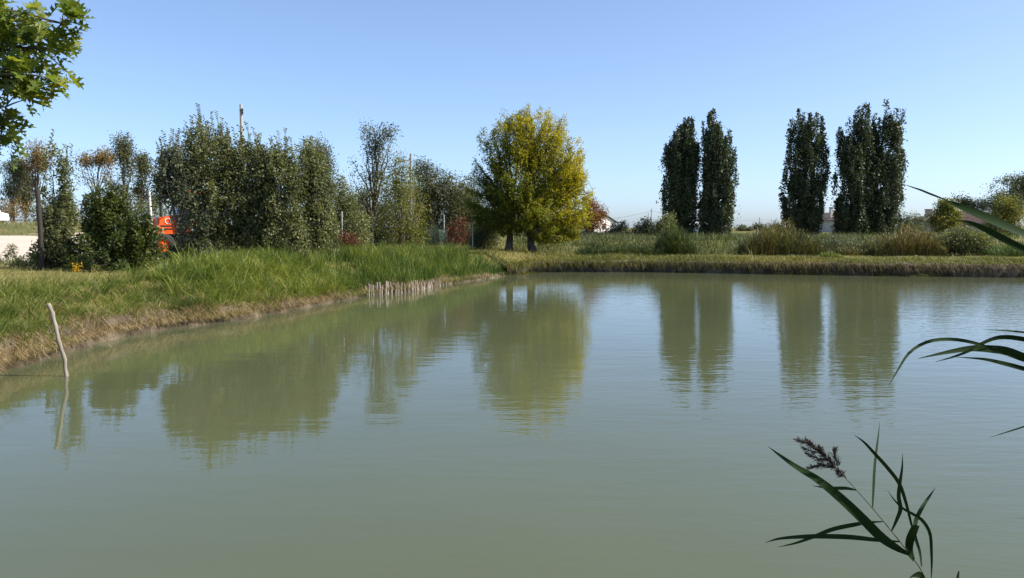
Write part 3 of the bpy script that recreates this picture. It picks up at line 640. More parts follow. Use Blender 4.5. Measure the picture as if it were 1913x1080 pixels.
make_tree('dark_bush', 'dark green bush under the left side of the willow', 'shrub', 50, 905, [(905, 440, 32, 30), (915, 415, 24, 26), (885, 452, 20, 20)], 'hedge', 330, 30, (.12, .06), .2, 'bark', .06, None, 10, 60, .45, None, 1, seed=76, clear=.05)
make_tree('red_bush', 'red-leaved bush beside the boulder', 'shrub', 33, 640, [(638, 452, 30, 18), (660, 462, 20, 12), (615, 458, 22, 14)], 'redbush', 170, 22, (.08, .045), .15, 'bark', .03, None, 8, 60, .5, None, 1, seed=77, clear=.02, tr=.006)
make_tree('red_bush', 'reddish brown bush by the leaning post', 'shrub', 44, 852, [(852, 438, 22, 26), (845, 460, 24, 14), (862, 418, 10, 16)], 'redbush', 150, 22, (.10, .05), .18, 'bark', .03, None, 8, 60, .5, None, 1, seed=78, clear=.02, tr=.007)
make_tree('pale_bush', 'pale cream-leaved bush behind the fence, left one', 'shrub', 47, 676, [(676, 440, 16, 22)], 'paleplant', 60, 20, (.10, .05), .16, 'bark', .03, None, 6, 30, .5, None, 1, seed=79, clear=.02, tr=.007)
make_tree('pale_bush', 'pale cream-leaved bush behind the fence, right of the thin pole', 'shrub', 48, 813, [(813, 438, 15, 16)], 'paleplant', 60, 20, (.10, .05), .16, 'bark', .03, None, 6, 30, .5, None, 1, seed=80, clear=.02, tr=.007)
make_tree('corner_bush', 'dark tangled bush at the water below the willow trunks', 'shrub', 45.2, 975, [(970, 486, 22, 14), (985, 492, 16, 12), (958, 490, 12, 12)], 'hedge', 150, 20, (.09, .04), .15, 'bark_grey', .03, None, 14, 70, .5, None, 1, seed=81, clear=-.5, tr=.008)
make_tree('yellow_plant', 'small bright yellow plant at the foot of the laurel', 'plant', 24.3, 141, [(141, 497, 6, 9), (145, 506, 6, 6)], 'yellow', 16, 8, (.09, .05), .05, 'bark', .012, None, 5, 10, .5, None, 1, seed=82, clear=.0, tr=.005)
for i, (px, h) in enumerate(((20, 48), (62, 36), (40, 18))):
    make_tree('weed_plant', ['tall dark weed at the left edge, before the sandy yard', 'bushy dark weed left of the dark post', 'low weed between the two taller weeds at the yard'][i], 'plant', 27.5, px,
              [(px, 500 - h * .5, 11, h * .55), (px + 6, 495, 14, 10)], 'hedge', 40, 12, (.09, .04), .09, 'bark', .012, None, 8, 34, .5, None, 1, seed=84 + i, clear=.0, tr=.006, group='weeds at the yard fence')
for i, (px, d, mt, lobes, lb) in enumerate((
    (690, 54, 'hedge', [(690, 412, 48, 50), (655, 385, 26, 36), (722, 420, 34, 42)], 'green thicket behind the trunk of the sparse tree'),
    (775, 57, 'yellowgreen', [(770, 415, 42, 46), (800, 430, 28, 34), (748, 380, 24, 36)], 'yellowish thicket behind the thin wooden pole'),
    (800, 60, 'hedge', [(790, 395, 38, 50), (818, 440, 36, 28), (782, 350, 20, 30)], 'dark thicket under the open grey-green tree'),
    (862, 56, 'hedge', [(858, 420, 42, 48), (885, 400, 30, 56), (835, 445, 28, 26)], 'dark thicket behind the leaning post'))):
    make_tree('thicket_shrub', lb, 'shrub', d, px, lobes, mt, 420, 26, (.15, .075), .26, 'bark_grey', .08, None, 12, 70, .45, -.6, 1.2, seed=180 + i, group='thicket behind the mesh fence', clear=.05, tr=.012)
# --- far left tree row
farleft = [('dark thin tree at the far left edge behind the mound', 96, 28, 'greyfar', [(20, 335, 24, 30), (38, 320, 18, 22), (5, 360, 20, 26)], 110, -.2),
           ('sparse brown-topped tree above the narrow shrub', 94, 72, 'ochre', [(72, 292, 24, 26), (88, 310, 18, 22), (60, 315, 14, 20)], 70, .0),
           ('yellow sparse tree in the far row, left of the tall one', 97, 178, 'ochre', [(168, 305, 24, 16), (196, 296, 22, 14), (182, 330, 26, 18)], 80, -.1),
           ('tallest tree of the far row, upright and green', 93, 232, 'greyfar', [(230, 275, 15, 24), (236, 308, 18, 28), (226, 345, 20, 30)], 130, -.4),
           ('feathery pale tree in the far row, right of the tall one', 95, 266, 'greyfar', [(264, 300, 12, 22), (278, 330, 18, 28), (258, 355, 20, 26)], 90, -.1),
           ('slender dark tree between the two leftmost far trees', 99, 50, 'greyfar', [(52, 340, 16, 30), (46, 370, 18, 24), (58, 320, 10, 16)], 100, -.2),
           ('bushy far tree just left of the white post', 97, 250, 'greyfar', [(250, 370, 24, 22), (285, 375, 20, 20), (215, 380, 20, 20)], 120, -.4),
           ('grey tree of the far row above the laurel', 98, 140, 'greyfar', [(138, 370, 22, 24), (150, 345, 14, 20), (120, 385, 20, 20)], 80, -.2)]
for i, (lb, d, bx, mt, lobes, nc, th) in enumerate(farleft):
    make_tree('row_tree', lb, 'tree', d, bx, lobes, mt, int(nc * 1.6), 24, (.25, .13), .42, 'bark', .16, None, 14, 80, .55, th, .8, 1.1, .1, .2, .3, seed=90 + i, group='far row of trees behind the yard', tr=.03)
for i, (px, lb, mt) in enumerate(((30, 'brownish undergrowth bush behind the mound at the left edge', 'ochre'), (95, 'dark undergrowth bush behind the narrow shrub', 'greyfar'), (190, 'undergrowth bush behind the top of the laurel', 'greyfar'), (275, 'dark undergrowth bush behind the white post', 'hedge'))):
    make_tree('undergrowth_bush', lb, 'shrub', 90, px, [(px - 18, 398, 28, 16), (px + 20, 400, 30, 18), (px, 385, 18, 14)], mt, 90, 22, (.22, .11), .4, 'bark', .08, None, 10, 40, .5, -.5, .8, seed=100 + i, group='bushes under the far row', clear=.05, tr=.02)
# --- beyond the far bank
make_tree('rust_tree', 'small rust-brown autumn tree right of the willow', 'tree', 80, 1108, [(1104, 402, 24, 26), (1118, 408, 18, 22), (1100, 422, 26, 16), (1100, 382, 12, 14)], 'rust', 260, 26, (.16, .09), .28, 'bark', .1, None, 14, 90, .48, -.4, 1.2, seed=110, tr=.018)
make_tree('dark_shrub', 'dark shrub just right of the white house', 'shrub', 84, 1155, [(1152, 430, 20, 12), (1165, 424, 10, 9), (1135, 438, 18, 9)], 'darkshrub', 130, 22, (.18, .09), .25, 'bark', .06, None, 8, 30, .5, None, 1, seed=111, clear=.0, tr=.015)
make_tree('dark_shrub', 'black-green upright shrub left of the light green bush', 'shrub', 80, 1206, [(1208, 426, 13, 20), (1195, 434, 16, 16), (1220, 432, 12, 15)], 'darkshrub', 150, 24, (.18, .09), .22, 'bark', .06, None, 8, 30, .5, None, 1, seed=112, clear=.0, tr=.015)
make_tree('dark_hedge', 'dark low hedge below the rust-brown tree', 'shrub', 78, 1120, [(1100, 443, 26, 7), (1140, 444, 30, 7), (1178, 443, 22, 8)], 'darkshrub', 150, 22, (.18, .09), .2, 'bark', .05, None, 8, 30, .5, None, 1, seed=113, clear=.0, tr=.015)
make_tree('light_bush', 'light green leafy bush at the foot of the left poplars', 'shrub', 58, 1242, [(1240, 432, 20, 20), (1232, 450, 24, 18), (1250, 416, 10, 12)], 'hedge', 320, 28, (.15, .08), .2, 'bark', .05, None, 10, 60, .5, None, 1, seed=114, clear=.0, shoots=12, shoot_len=.6, tr=.012)
make_tree('low_shrub', 'low dark green shrub in front of the right pair of poplars', 'shrub', 50.5, 1560, [(1560, 458, 24, 14), (1590, 463, 24, 11), (1540, 465, 16, 10)], 'hedge_grey', 200, 22, (.13, .06), .18, 'bark', .04, None, 8, 40, .5, None, 1, seed=115, clear=.0, tr=.01)
make_tree('leafy_shrub', 'dark leafy shrub at the right end of the far reeds', 'shrub', 49, 1805, [(1805, 448, 34, 22), (1780, 458, 30, 18), (1830, 458, 22, 20)], 'hedge', 480, 30, (.13, .06), .2, 'bark', .05, None, 12, 60, .48, None, 1, seed=116, clear=.0, tr=.01)
make_tree('small_tree', 'small yellow-green tree in front of the tiled house', 'tree', 66, 1762, [(1768, 390, 18, 16), (1758, 412, 20, 20), (1780, 408, 12, 16), (1738, 392, 7, 8)], 'yellowgreen', 330, 28, (.17, .09), .26, 'bark_grey', .08, None, 14, 80, .5, -.5, 1.2, seed=117, clear=.2, tr=.014)
make_tree('garden_tree', 'yellow-green tree at the right edge of the picture', 'tree', 74, 1885, [(1882, 385, 20, 22), (1898, 410, 28, 26), (1868, 415, 22, 24), (1905, 440, 20, 16)], 'yellowgreen', 340, 28, (.17, .09), .3, 'bark_grey', .1, None, 14, 80, .5, -.4, 1.1, seed=118, clear=.2, tr=.014)
make_tree('tall_tree', 'tall dark tree at the right edge behind the garden', 'tree', 125, 1880, [(1866, 352, 22, 22), (1890, 350, 22, 20), (1915, 352, 24, 24), (1880, 380, 34, 24)], 'hedge_grey', 360, 28, (.3, .16), .5, 'bark', .25, None, 16, 80, .48, -.5, .7, seed=119, tr=.03)
make_tree('house_tree', 'dark tree behind the roof of the tiled house', 'tree', 190, 1806, [(1795, 375, 18, 12), (1815, 382, 24, 12), (1838, 388, 16, 12)], 'darkshrub', 150, 22, (.4, .22), .55, 'bark', .25, None, 10, 40, .5, -.6, .5, seed=120, tr=.04)
make_tree('garden_shrub', 'dark shrub between the tall poplar and the tiled house', 'shrub', 98, 1700, [(1700, 418, 22, 18), (1720, 412, 12, 14), (1680, 425, 18, 16)], 'hedge_grey', 160, 24, (.22, .12), .3, 'bark', .06, None, 8, 30, .5, None, 1, seed=121, clear=.0, tr=.02)
for i, (px, py, r) in enumerate(((1415, 424, 10), (1385, 428, 10), (1450, 425, 9))):
    make_tree('distant_bush', ['distant bush beside the thin field pole', 'distant bush just right of the left poplars', 'distant bush just left of the single poplar'][i], 'shrub', 180, px, [(px, py, r, 6), (px + r, py + 3, r, 5)], 'greyfar', 60, 16, (.4, .2), .4, 'bark', .1, None, 6, 16, .5, None, 1, seed=125 + i, clear=.0, tr=.03, group='bushes far across the field')

# --- reed clumps behind the far bank
def reeds(name, label, px0, px1, top_py, d, n, mat, seed, lean, az, dw=2.2):
    r = np.random.default_rng(seed); u = r.uniform(-1, 1, n); x0 = pt(px0, 470, d)[0]; x1 = pt(px1, 470, d)[0]
    x = (x0 + x1) / 2 + (x1 - x0) / 2 * u; y = d + r.uniform(-dw / 2, dw / 2, n)
    z = H(x, y); c = np.array([(x0 + x1) / 2, d, hz((x0 + x1) / 2, d)])
    ht = pt(0, top_py, d)[2] - c[2]
    h = ht * 1.22 * (1 - .5 * np.abs(u) ** 2.5) * r.uniform(.3, 1.08, n) * (.82 + .3 * wav(np.stack([x, y], 1), seed, 1.6))
    P = np.stack([x, y, z - .03], 1) - c
    v, f = blades_mesh(P, h, r.uniform(.016, .032, n), r.normal(az, 1.7, n), r.uniform(*lean, n), 3, .25, r)
    root = thing(name, label, 'reeds', tuple(c))
    link('reed_blades', np_mesh('reed_blades', v, f, M[mat]), root)['kind'] = 'stuff'
    # leaves held higher on the stems
    m = n * 2; k = r.integers(0, n, m); t = r.uniform(.25, .95, m)
    Q = P[k] + np.stack([0 * t, 0 * t, h[k] * t], 1)
    v, f = blades_mesh(Q, h[k] * r.uniform(.2, .4, m), r.uniform(.02, .04, m), r.normal(az, 1.2, m), r.uniform(.6, 1.3, m), 2, .3, r)
    link('reed_leaves', np_mesh('reed_leaves', v, f, M[mat]), root)['kind'] = 'stuff'
reeds('reed_clump', 'green reed clump leaning right at the foot of the left poplars', 1228, 1296, 424, 50.5, 3000, 'reedgreen', 201, (.3, .8), .1, 2.4)
reeds('reed_clump', 'wide olive reed clump below the single poplar', 1385, 1530, 428, 49.5, 5200, 'reedfar', 202, (.15, .6), .2)
reeds('reed_clump', 'golden brown reed clump right of the poplar row', 1622, 1752, 427, 49.2, 4800, 'reedfar', 203, (.15, .6), .3)
reeds('reed_clump', 'low reed tuft between the single poplar and the right pair', 1525, 1625, 456, 49.5, 1800, 'reedfar', 204, (.2, .8), .2, 1.4)
reeds('reed_clump', 'bright green grass tuft on the lip of the far bank', 1530, 1575, 466, 43.8, 700, 'sedge', 205, (.4, 1.1), .3, .5)
reeds('reed_clump', 'lush green reed clump at the right edge of the far bank', 1850, 1960, 458, 47.5, 2600, 'sedge_dark', 206, (.3, .9), .3)
reeds('reed_clump', 'low green reeds right of the willow on the far slope', 1080, 1235, 450, 50.2, 4200, 'reedgreen', 207, (.2, .7), .3)

# ------------------------------------------------------------------ built things
M['wood'] = mat_surf('weathered_wood', [(.3, (.15, .13, .10)), (.7, (.34, .30, .245))], 9, .85, .004, 30, stretch=(1, 1, .15))
M['stake'] = mat_surf('stake_wood', [(.3, (.17, .13, .10)), (.55, (.33, .27, .22)), (.75, (.55, .49, .42))], 7, .9, .01, 22, stretch=(1, 1, .25))
M['post_dark'] = mat_surf('dark_post', [(.3, (.022, .018, .015)), (.7, (.055, .046, .038))], 9, .9, .005, 30, stretch=(1, 1, .2))
M['concrete'] = mat_surf('concrete', [(.3, (.30, .28, .25)), (.7, (.42, .40, .37))], 5, .9, .003, 30)
M['galv'] = mat_surf('galvanised', [(.3, (.36, .37, .37)), (.7, (.52, .53, .53))], 12, .5, metal=.4)
M['white_paint'] = mat_surf('white_paint', [(.3, (.68, .67, .64)), (.7, (.78, .77, .75))], 6, .6)
M['mesh_green'] = mat_surf('green_mesh', [(.3, (.02, .06, .035)), (.7, (.035, .085, .05))], 20, .7)
M['netting'] = mat_surf('green_netting', [(.3, (.010, .032, .022)), (.7, (.02, .05, .034))], 6, .85)
M['wire'] = mat_surf('fence_wire', [(.3, (.30, .31, .32)), (.7, (.40, .41, .42))], 20, .55, metal=.3)
M['rock'] = mat_surf('boulder', [(.3, (.30, .22, .16)), (.7, (.55, .43, .34))], 5, .9, .02, 12)
M['cable'] = mat_surf('cable', [(.3, (.05, .05, .05)), (.7, (.08, .08, .08))], 5, .6)
M['orange'] = mat_surf('orange_paint', [(.3, (.72, .085, .012)), (.7, (.82, .12, .018))], 3, .35, spec=.5)
M['rubber'] = mat_surf('tyre_rubber', [(.3, (.018, .018, .018)), (.7, (.04, .038, .035))], 9, .85)
M['blackmetal'] = mat_surf('black_metal', [(.3, (.012, .012, .013)), (.7, (.028, .028, .03))], 7, .5)
M['glass'] = mat_surf('dark_glass', [(.3, (.012, .016, .018)), (.7, (.02, .024, .026))], 2, .06, spec=.6)
M['lamp'] = mat_surf('amber_lens', [(.3, (.75, .42, .02)), (.7, (.85, .5, .04))], 2, .25)
M['plaster_white'] = mat_surf('white_plaster', [(.3, (.70, .69, .66)), (.7, (.80, .79, .77))], 1.5, .9, .004, 20)
M['plaster_cream'] = mat_surf('cream_plaster', [(.3, (.42, .37, .30)), (.7, (.52, .47, .39))], 1.2, .9, .004, 20)
M['plaster_grey'] = mat_surf('grey_plaster', [(.3, (.34, .29, .25)), (.7, (.45, .40, .35))], 1.2, .9, .004, 20)
M['tile'] = mat_surf('roof_tile', [(.3, (.11, .07, .055)), (.55, (.19, .13, .105)), (.8, (.32, .25, .21))], 3, .9, .01, 12)
M['tile_dark'] = mat_surf('dark_roof', [(.3, (.06, .045, .04)), (.7, (.12, .09, .075))], 3, .9)
M['shutter'] = mat_surf('dark_shutter', [(.3, (.03, .028, .028)), (.7, (.05, .045, .042))], 3, .7)
M['whitegrey'] = mat_surf('pale_sheet', [(.3, (.62, .64, .66)), (.7, (.72, .74, .76))], 1, .5)

# the crooked stake in the water
b = pt(124, 703, onwater(124, 703)[1]); dS = b[1]
pl = [np.array([b[0] + .04, dS, -.7])] + [pt(x, y, dS + e) for x, y, e in ((124, 703, 0), (121, 672, .0), (111, 640, -.02), (104, 610, -.03), (97, 585, -.05), (90, 567, -.06))]
s_ = np.linspace(0, 6, 25); pl = np.array(pl); pl = np.stack([np.interp(s_, range(7), pl[:, k]) for k in range(3)], 1)
pl[1:-1] += np.random.default_rng(5).normal(0, .004, (23, 3))
rad = np.linspace(.030, .035, 25) * (1 + .12 * np.sin(np.arange(25) * 1.7)); rad[-1] *= .8
m_ = MB(); m_.tube(pl - b, rad, 10)
stk = m_.build('wooden_stake', M['wood'], None, tuple(b), True); tag(stk, 'pale crooked wooden stake leaning out of the water by the left bank', 'stake')

# revetment of upright stakes in the left bank
r = np.random.default_rng(77)
q0, q1 = s_of(SHORE_L, SL, 676, 552), s_of(SHORE_L, SL, 832, 532)
def shore_at(s, o):
    return np.array([np.interp(s, SL, SHORE_L[:, 0]) + o * np.interp(s, SL, NL[:, 0]), np.interp(s, SL, SHORE_L[:, 1]) + o * np.interp(s, SL, NL[:, 1])])
b = shore_at(q0, 0); rv = thing('stake_revetment', 'row of grey split stakes holding up the left bank', 'revetment', (b[0], b[1], 0))
s = q0
while s < q1:
    p = shore_at(s, -.02 + r.normal(0, .03)); hgt = (.50 - .20 * (s - q0) / (q1 - q0)) * r.uniform(.5, 1.05); t = r.normal(0, .05, 2); ra = r.uniform(.030, .055)
    k = np.linspace(0, 1, 5)[:, None]
    ln = np.array([[p[0] - b[0], p[1] - b[1], -.4]]) + k * np.array([[t[0], t[1], .4 + hgt]]); ln[1:-1, :2] += r.normal(0, .012, (3, 2))
    m_ = MB(); m_.tube(ln, ra * np.array([1, 1.02, .98, .95, .62]), 7); m_.build('stake', M['stake'], rv)
    s += r.uniform(.07, .12) if s < q0 + 3.2 else r.uniform(.09, .24)

# boulder
c = pt(624, 470, 32.5); z = hz(c[0], c[1])
import bmesh
bm = bmesh.new(); bmesh.ops.create_icosphere(bm, subdivisions=3, radius=1)
V = np.array([v.co for v in bm.verts]); dsp = 1 + .22 * wav(V, 9, 1.6) + .08 * wav(V, 10, 5)
for v, k in zip(bm.verts, dsp): v.co = Vector((v.co.x * .36 * k, v.co.y * .25 * k, v.co.z * .24 * k))
me = bpy.data.meshes.new('boulder'); bm.to_mesh(me); bm.free(); me.materials.append(M['rock'])
tag(link('boulder', me, None, (c[0], c[1], z + .30)), 'pinkish boulder in the dry grass beside the red bush', 'rock')
c2 = pt(604, 466, 33); z2 = hz(c2[0], c2[1])
o = link('boulder', me, None, (c2[0], c2[1], z2 + .22)); o.rotation_euler = (.2, 0, 2.1); o.scale = (.7, .8, .7); tag(o, 'smaller stone left of the pinkish boulder', 'rock')

# fence with thin posts and green mesh, behind the left bank
fx = [(560, 33.5), (640, 37), (697, 40.5), (755, 42.6), (830, 45.5), (883, 48), (930, 51)]
b = pt(560, 470, 33.5); f0 = thing('mesh_fence', 'green wire mesh fence on thin metal posts behind the left bank', 'fence', (b[0], b[1], 0))
prev = None
for i, (px, d) in enumerate(fx):
    p = pt(px, 470, d); z = hz(p[0], p[1]); top = pt(px, [395, 395, 408, 402, 401, 408, 412][i], d)[2]
    m_ = MB(); m_.tube(np.array([[p[0], p[1], z - .1], [p[0], p[1], top]]) - np.array([b[0], b[1], 0]), .030, 8); m_.build('post', M['galv'], f0)
    if prev is not None:
        a, za = prev; L = np.hypot(*(p[:2] - a[:2])); m_ = MB(); e = (p[:2] - a[:2]) / L
        n_ = int(L / .10)
        for k in range(n_ + 1):
            q = a[:2] + e * (L * k / n_) - b[:2]; m_.tube([[q[0], q[1], za + (z - za) * k / n_], [q[0], q[1], za + (z - za) * k / n_ + 1.7]], .0035, 3, False)
        for k in range(12):
            hh = .05 + k * .15; m_.tube([[*(a[:2] - b[:2]), za + hh], [*(p[:2] - b[:2]), z + hh]], .0035, 3, False)
        m_.build('wire_mesh', M['mesh_green'], f0)
    prev = (p, z)
# green windbreak netting tied to the fence
for i, (xa, xb, da, db, lb) in enumerate(((699, 722, 40.3, 41.1, 'dark green windbreak net on the fence beside the thin-topped tree'), (820, 838, 44.9, 45.6, 'dark green windbreak net on the fence left of the willow'))):
    A = pt(xa, 470, da); B_ = pt(xb, 470, db); zA = hz(A[0], A[1]); n_ = 12; m_ = MB()
    vv = []; ff = []
    for u in range(n_ + 1):
        for w in range(9):
            t = u / n_; q = A * (1 - t) + B_ * t; vv.append((q[0], q[1] - .05 + .03 * math.sin(u * 1.9 + w * .6), zA + .05 + 1.25 * w / 8 - .05 * math.sin(t * 3.14) * w / 8))
    for u in range(n_):
        for w in range(8): ff.append((u*9 + w, u*9 + w + 1, u*9 + w + 10, u*9 + w + 9))
    m_.add(vv, ff); o = m_.build('windbreak_net', M['netting'], None, None, True); tag(o, lb, 'net', 'windbreak nets')
    so = o.modifiers.new('thick', 'SOLIDIFY'); so.thickness = .006
def pole(name, label, cat, px, top, d, r0, r1, mat, lean=0.0, n=10, group=None, base=None):
    p = pt(px, top, d); z = hz(p[0], d) if base is None else base
    root = thing(name, label, cat, (p[0] - lean * (p[2] - z), d, z), 0, group); m_ = MB()
    m_.tube([[0, 0, -.4], [lean * (p[2] - z) * .5, 0, (p[2] - z) * .5], [lean * (p[2] - z), 0, p[2] - z]], [r0, (r0 + r1) / 2, r1], n); m_.build('shaft', M[mat], root)
    return root, p[2] - z
pole('leaning_post', 'thin grey post leaning right beside the reddish brown bush', 'post', 862, 405, 46, .05, .045, 'galv', .33)
pole('white_post', 'white metal post standing behind the laurel', 'post', 279, 358, 33, .045, .045, 'white_paint', -.03)
rt, h = pole('dark_post', 'dark wooden post at the left, beside the sandy yard', 'post', 70, 352, 26, .085, .07, 'post_dark', -.02, 12)
rt, h = pole('utility_pole', 'tall concrete utility pole rising above the hedge', 'pole', 450, 195, 38, .13, .065, 'concrete')
m_ = MB(); m_.box(-.02, .02, -.16, -.06, h - .35, h - .28); m_.cyl((.09, -.05, h - .28), 2, .035, .14, 8); m_.cyl((.09, -.05, h - .42), 2, .035, .12, 8); m_.build('insulator', M['blackmetal'], rt)
m_ = MB(); m_.box(-.02, .13, -.07, -.03, h - .24, h - .20); m_.box(-.02, .13, -.07, -.03, h - .38, h - .345); m_.build('bracket', M['galv'], rt)
rt, h = pole('utility_pole', 'thinner wooden pole above the twiggy trees', 'pole', 767, 287, 50, .085, .06, 'stake')
# chain-link fence by the yard: straight diagonal wires that cross
A = pt(-40, 470, 29.4); B_ = pt(300, 470, 31.2); L = np.hypot(*(B_ - A)[:2]); e = (B_ - A)[:2] / L; zA = hz(A[0], A[1])
f1 = thing('chainlink_fence', 'chain-link fence between the lawn and the sandy yard', 'fence', (A[0], A[1], zA)); hh = 1.7; st = .10
for sg in (1, -1):
    V = []; Fq = []
    ks = np.arange(-hh, L + hh, st)
    for k in ks:
        x0, x1 = (k, k + hh); z0, z1 = (0, hh) if sg > 0 else (hh, 0)
        if x0 < 0: z0 = z0 + (z1 - z0) * (-x0) / hh; x0 = 0
        if x1 > L: z1 = z1 - (z1 - z0) * (x1 - L) / (x1 - x0) if x1 > x0 else z1; x1 = L
        if x1 - x0 < .05: continue
        n0 = len(V)
        for (xx, zz) in ((x0, z0), (x1, z1)):
            for dx, dy in ((0, .0025), (.0022, -.0013), (-.0022, -.0013)): V.append((e[0] * (xx + dx), e[1] * (xx + dx) + dy, zz + .03))
        Fq += [(n0, n0 + 1, n0 + 4, n0 + 3), (n0 + 1, n0 + 2, n0 + 5, n0 + 4), (n0 + 2, n0, n0 + 3, n0 + 5)]
    o = link('wire_mesh', np_mesh('wire_mesh', V, [np.array(Fq)], M['wire']), f1); o['kind'] = 'stuff'
for t in (.02, .34, .66, .98):
    m_ = MB(); m_.tube([[e[0] * L * t, e[1] * L * t + .03, -.2], [e[0] * L * t, e[1] * L * t + .03, hh + .1]], .028, 8); m_.build('post', M['galv'], f1)

# tractor behind the hedge, facing left
def tractor():
    p = pt(346, 470, 36.6); z = hz(p[0], p[1]); R = thing('tractor', 'orange tractor with a dark cab, half hidden behind the hedge', 'tractor', (p[0], p[1], z), math.radians(36)); R.scale = (1.14, 1.14, 1.14)
    m_ = MB(); m_.prism([(-1.42, .95), (-1.36, 1.42), (-1.15, 1.60), (-.35, 1.72), (-.3, .95)], -.40, .40); m_.build('hood', M['orange'], R)
    m_ = MB(); m_.box(-1.45, -1.425, -.30, .30, 1.0, 1.35); m_.build('grille', M['blackmetal'], R)
    for k, zz in enumerate((1.12, 1.24)):
        m_ = MB(); m_.box(-1.0, -.55, -.412, -.402, zz, zz + .06); m_.build('side_vent', M['blackmetal'], R)
    # white ring mark on the side of the hood
    m_ = MB(); th = np.linspace(0, 2 * math.pi, 17); ring = np.stack([-.72 + .11 * np.cos(th), np.full(17, -.408), 1.47 + .11 * np.sin(th)], 1); m_.tube(ring, .02, 5, False); m_.build('emblem', M['white_paint'], R)
    m_ = MB(); m_.box(-1.35, .95, -.26, .26, .55, .94); m_.build('chassis', M['blackmetal'], R)
    m_ = MB(); m_.box(-1.44, -1.40, -.36, -.22, 1.38, 1.46); m_.build('headlight', M['lamp'], R)
    m_ = MB(); m_.tube([[-.95, -.30, 1.6], [-.95, -.30, 2.55], [-.90, -.30, 2.66]], .05, 10); m_.build('exhaust', M['blackmetal'], R)
    cab = MB(); cab.prism([(-.28, .95), (-.40, 1.75), (-.18, 2.55), (.86, 2.55), (.95, 1.45), (.6, .95)], -.60, .60); c = cab.build('cab_glass', M['glass'], R)
    for y in (-.63, .63):
        for pa, pb in (((-.40, 1.72), (-.18, 2.55)), ((.93, 1.40), (.86, 2.55)), ((.30, .98), (.33, 2.55))):
            m_ = MB(); m_.tube([[pa[0], y, pa[1]], [pb[0], y, pb[1]]], .045, 8); m_.build('cab_pillar', M['orange'] if pa[0] > .9 else M['blackmetal'], R)
    m_ = MB(); m_.box(-.32, 1.02, -.72, .72, 2.55, 2.72, .04); m_.build('cab_roof', M['orange'], R)
    m_ = MB(); m_.tube([[-.35, -.62, 2.2], [-.5, -.95, 2.25]], .02, 6); m_.box(-.56, -.5, -1.08, -.88, 2.05, 2.45, .015); m_.build('mirror', M['blackmetal'], R)
    def wheel(x, y, rad, wd):
        prof = [(.55, -.5), (.88, -.5), (1.0, -.32), (1.0, .32), (.88, .5), (.55, .5)]
        n = 28; V = []; Fq = []
        for i in range(n):
            a = 2 * math.pi * i / n; lug = 1.03 if i % 2 else .97
            for rr, yy in prof: k = rr * rad * (lug if rr > .95 else 1); V.append((k * math.cos(a), yy * wd, k * math.sin(a)))
        K = len(prof)
        for i in range(n):
            for k in range(K): Fq.append((i*K + k, i*K + (k+1) % K, ((i+1) % n)*K + (k+1) % K, ((i+1) % n)*K + k))
        m_ = MB(); m_.add(V, Fq); w = m_.build('wheel', M['rubber'], R, (x, y, rad))
        m_ = MB(); m_.cyl((0, 0, 0), 1, rad * .56, wd * .5, 20); m_.cyl((0, -math.copysign(.0, y), 0), 1, rad * .2, wd * .8, 12); m_.build('rim', M['orange'], w)
    for y in (-.62, .62): wheel(-.98, y, .48, .30); wheel(.62, y * 1.08, .74, .40)
    for y in (-1, 1):
        m_ = MB(); th = np.linspace(math.radians(20), math.radians(165), 12); prof = [(.62 + .82 * math.cos(a), .74 + .82 * math.sin(a)) for a in th] + [(.62 + .77 * math.cos(a), .74 + .77 * math.sin(a)) for a in th[::-1]]
        m_.prism(prof, y * .48, y * .92); m_.build('fender', M['orange'], R)
    m_ = MB(); m_.box(.9, 1.35, -.35, .35, .5, .6); m_.tube([[.95, 0, .6], [1.3, 0, 1.15]], .04, 8); m_.build('hitch', M['orange'], R)
tractor()

# white van on the mound at the left edge
p = pt(-34, 470, 86); z = hz(p[0], p[1]); R = thing('van', 'white van parked at the left edge behind the mound', 'van', (p[0], p[1], z))
m_ = MB(); m_.prism([(-2.6, .35), (-2.62, 1.95), (-2.5, 2.1), (1.2, 2.1), (1.75, 1.32), (2.55, 1.12), (2.65, .55), (2.6, .35)], -.95, .95); m_.build('body', M['white_paint'], R)
m_ = MB(); m_.prism([(.3, 1.3), (.3, 1.88), (1.12, 1.88), (1.58, 1.32)], -.965, -.955); m_.build('side_window', M['glass'], R)
m_ = MB(); m_.add([(1.26, -.82, 2.04), (1.26, .82, 2.04), (1.77, .82, 1.345), (1.77, -.82, 1.345)], [(0, 1, 2, 3)]); m_.build('windscreen', M['glass'], R)
m_ = MB(); m_.box(2.5, 2.66, -.9, -.6, .85, 1.03, .02); m_.build('headlight', M['whitegrey'], R)
for x in (-1.7, 1.75):
    for y in (-.9, .9):
        m_ = MB(); m_.cyl((0, 0, 0), 1, .38, .24, 18); w = m_.build('wheel', M['rubber'], R, (x, y, .38)); m_ = MB(); m_.cyl((0, 0, 0), 1, .22, .26, 14); m_.build('rim', M['galv'], w)

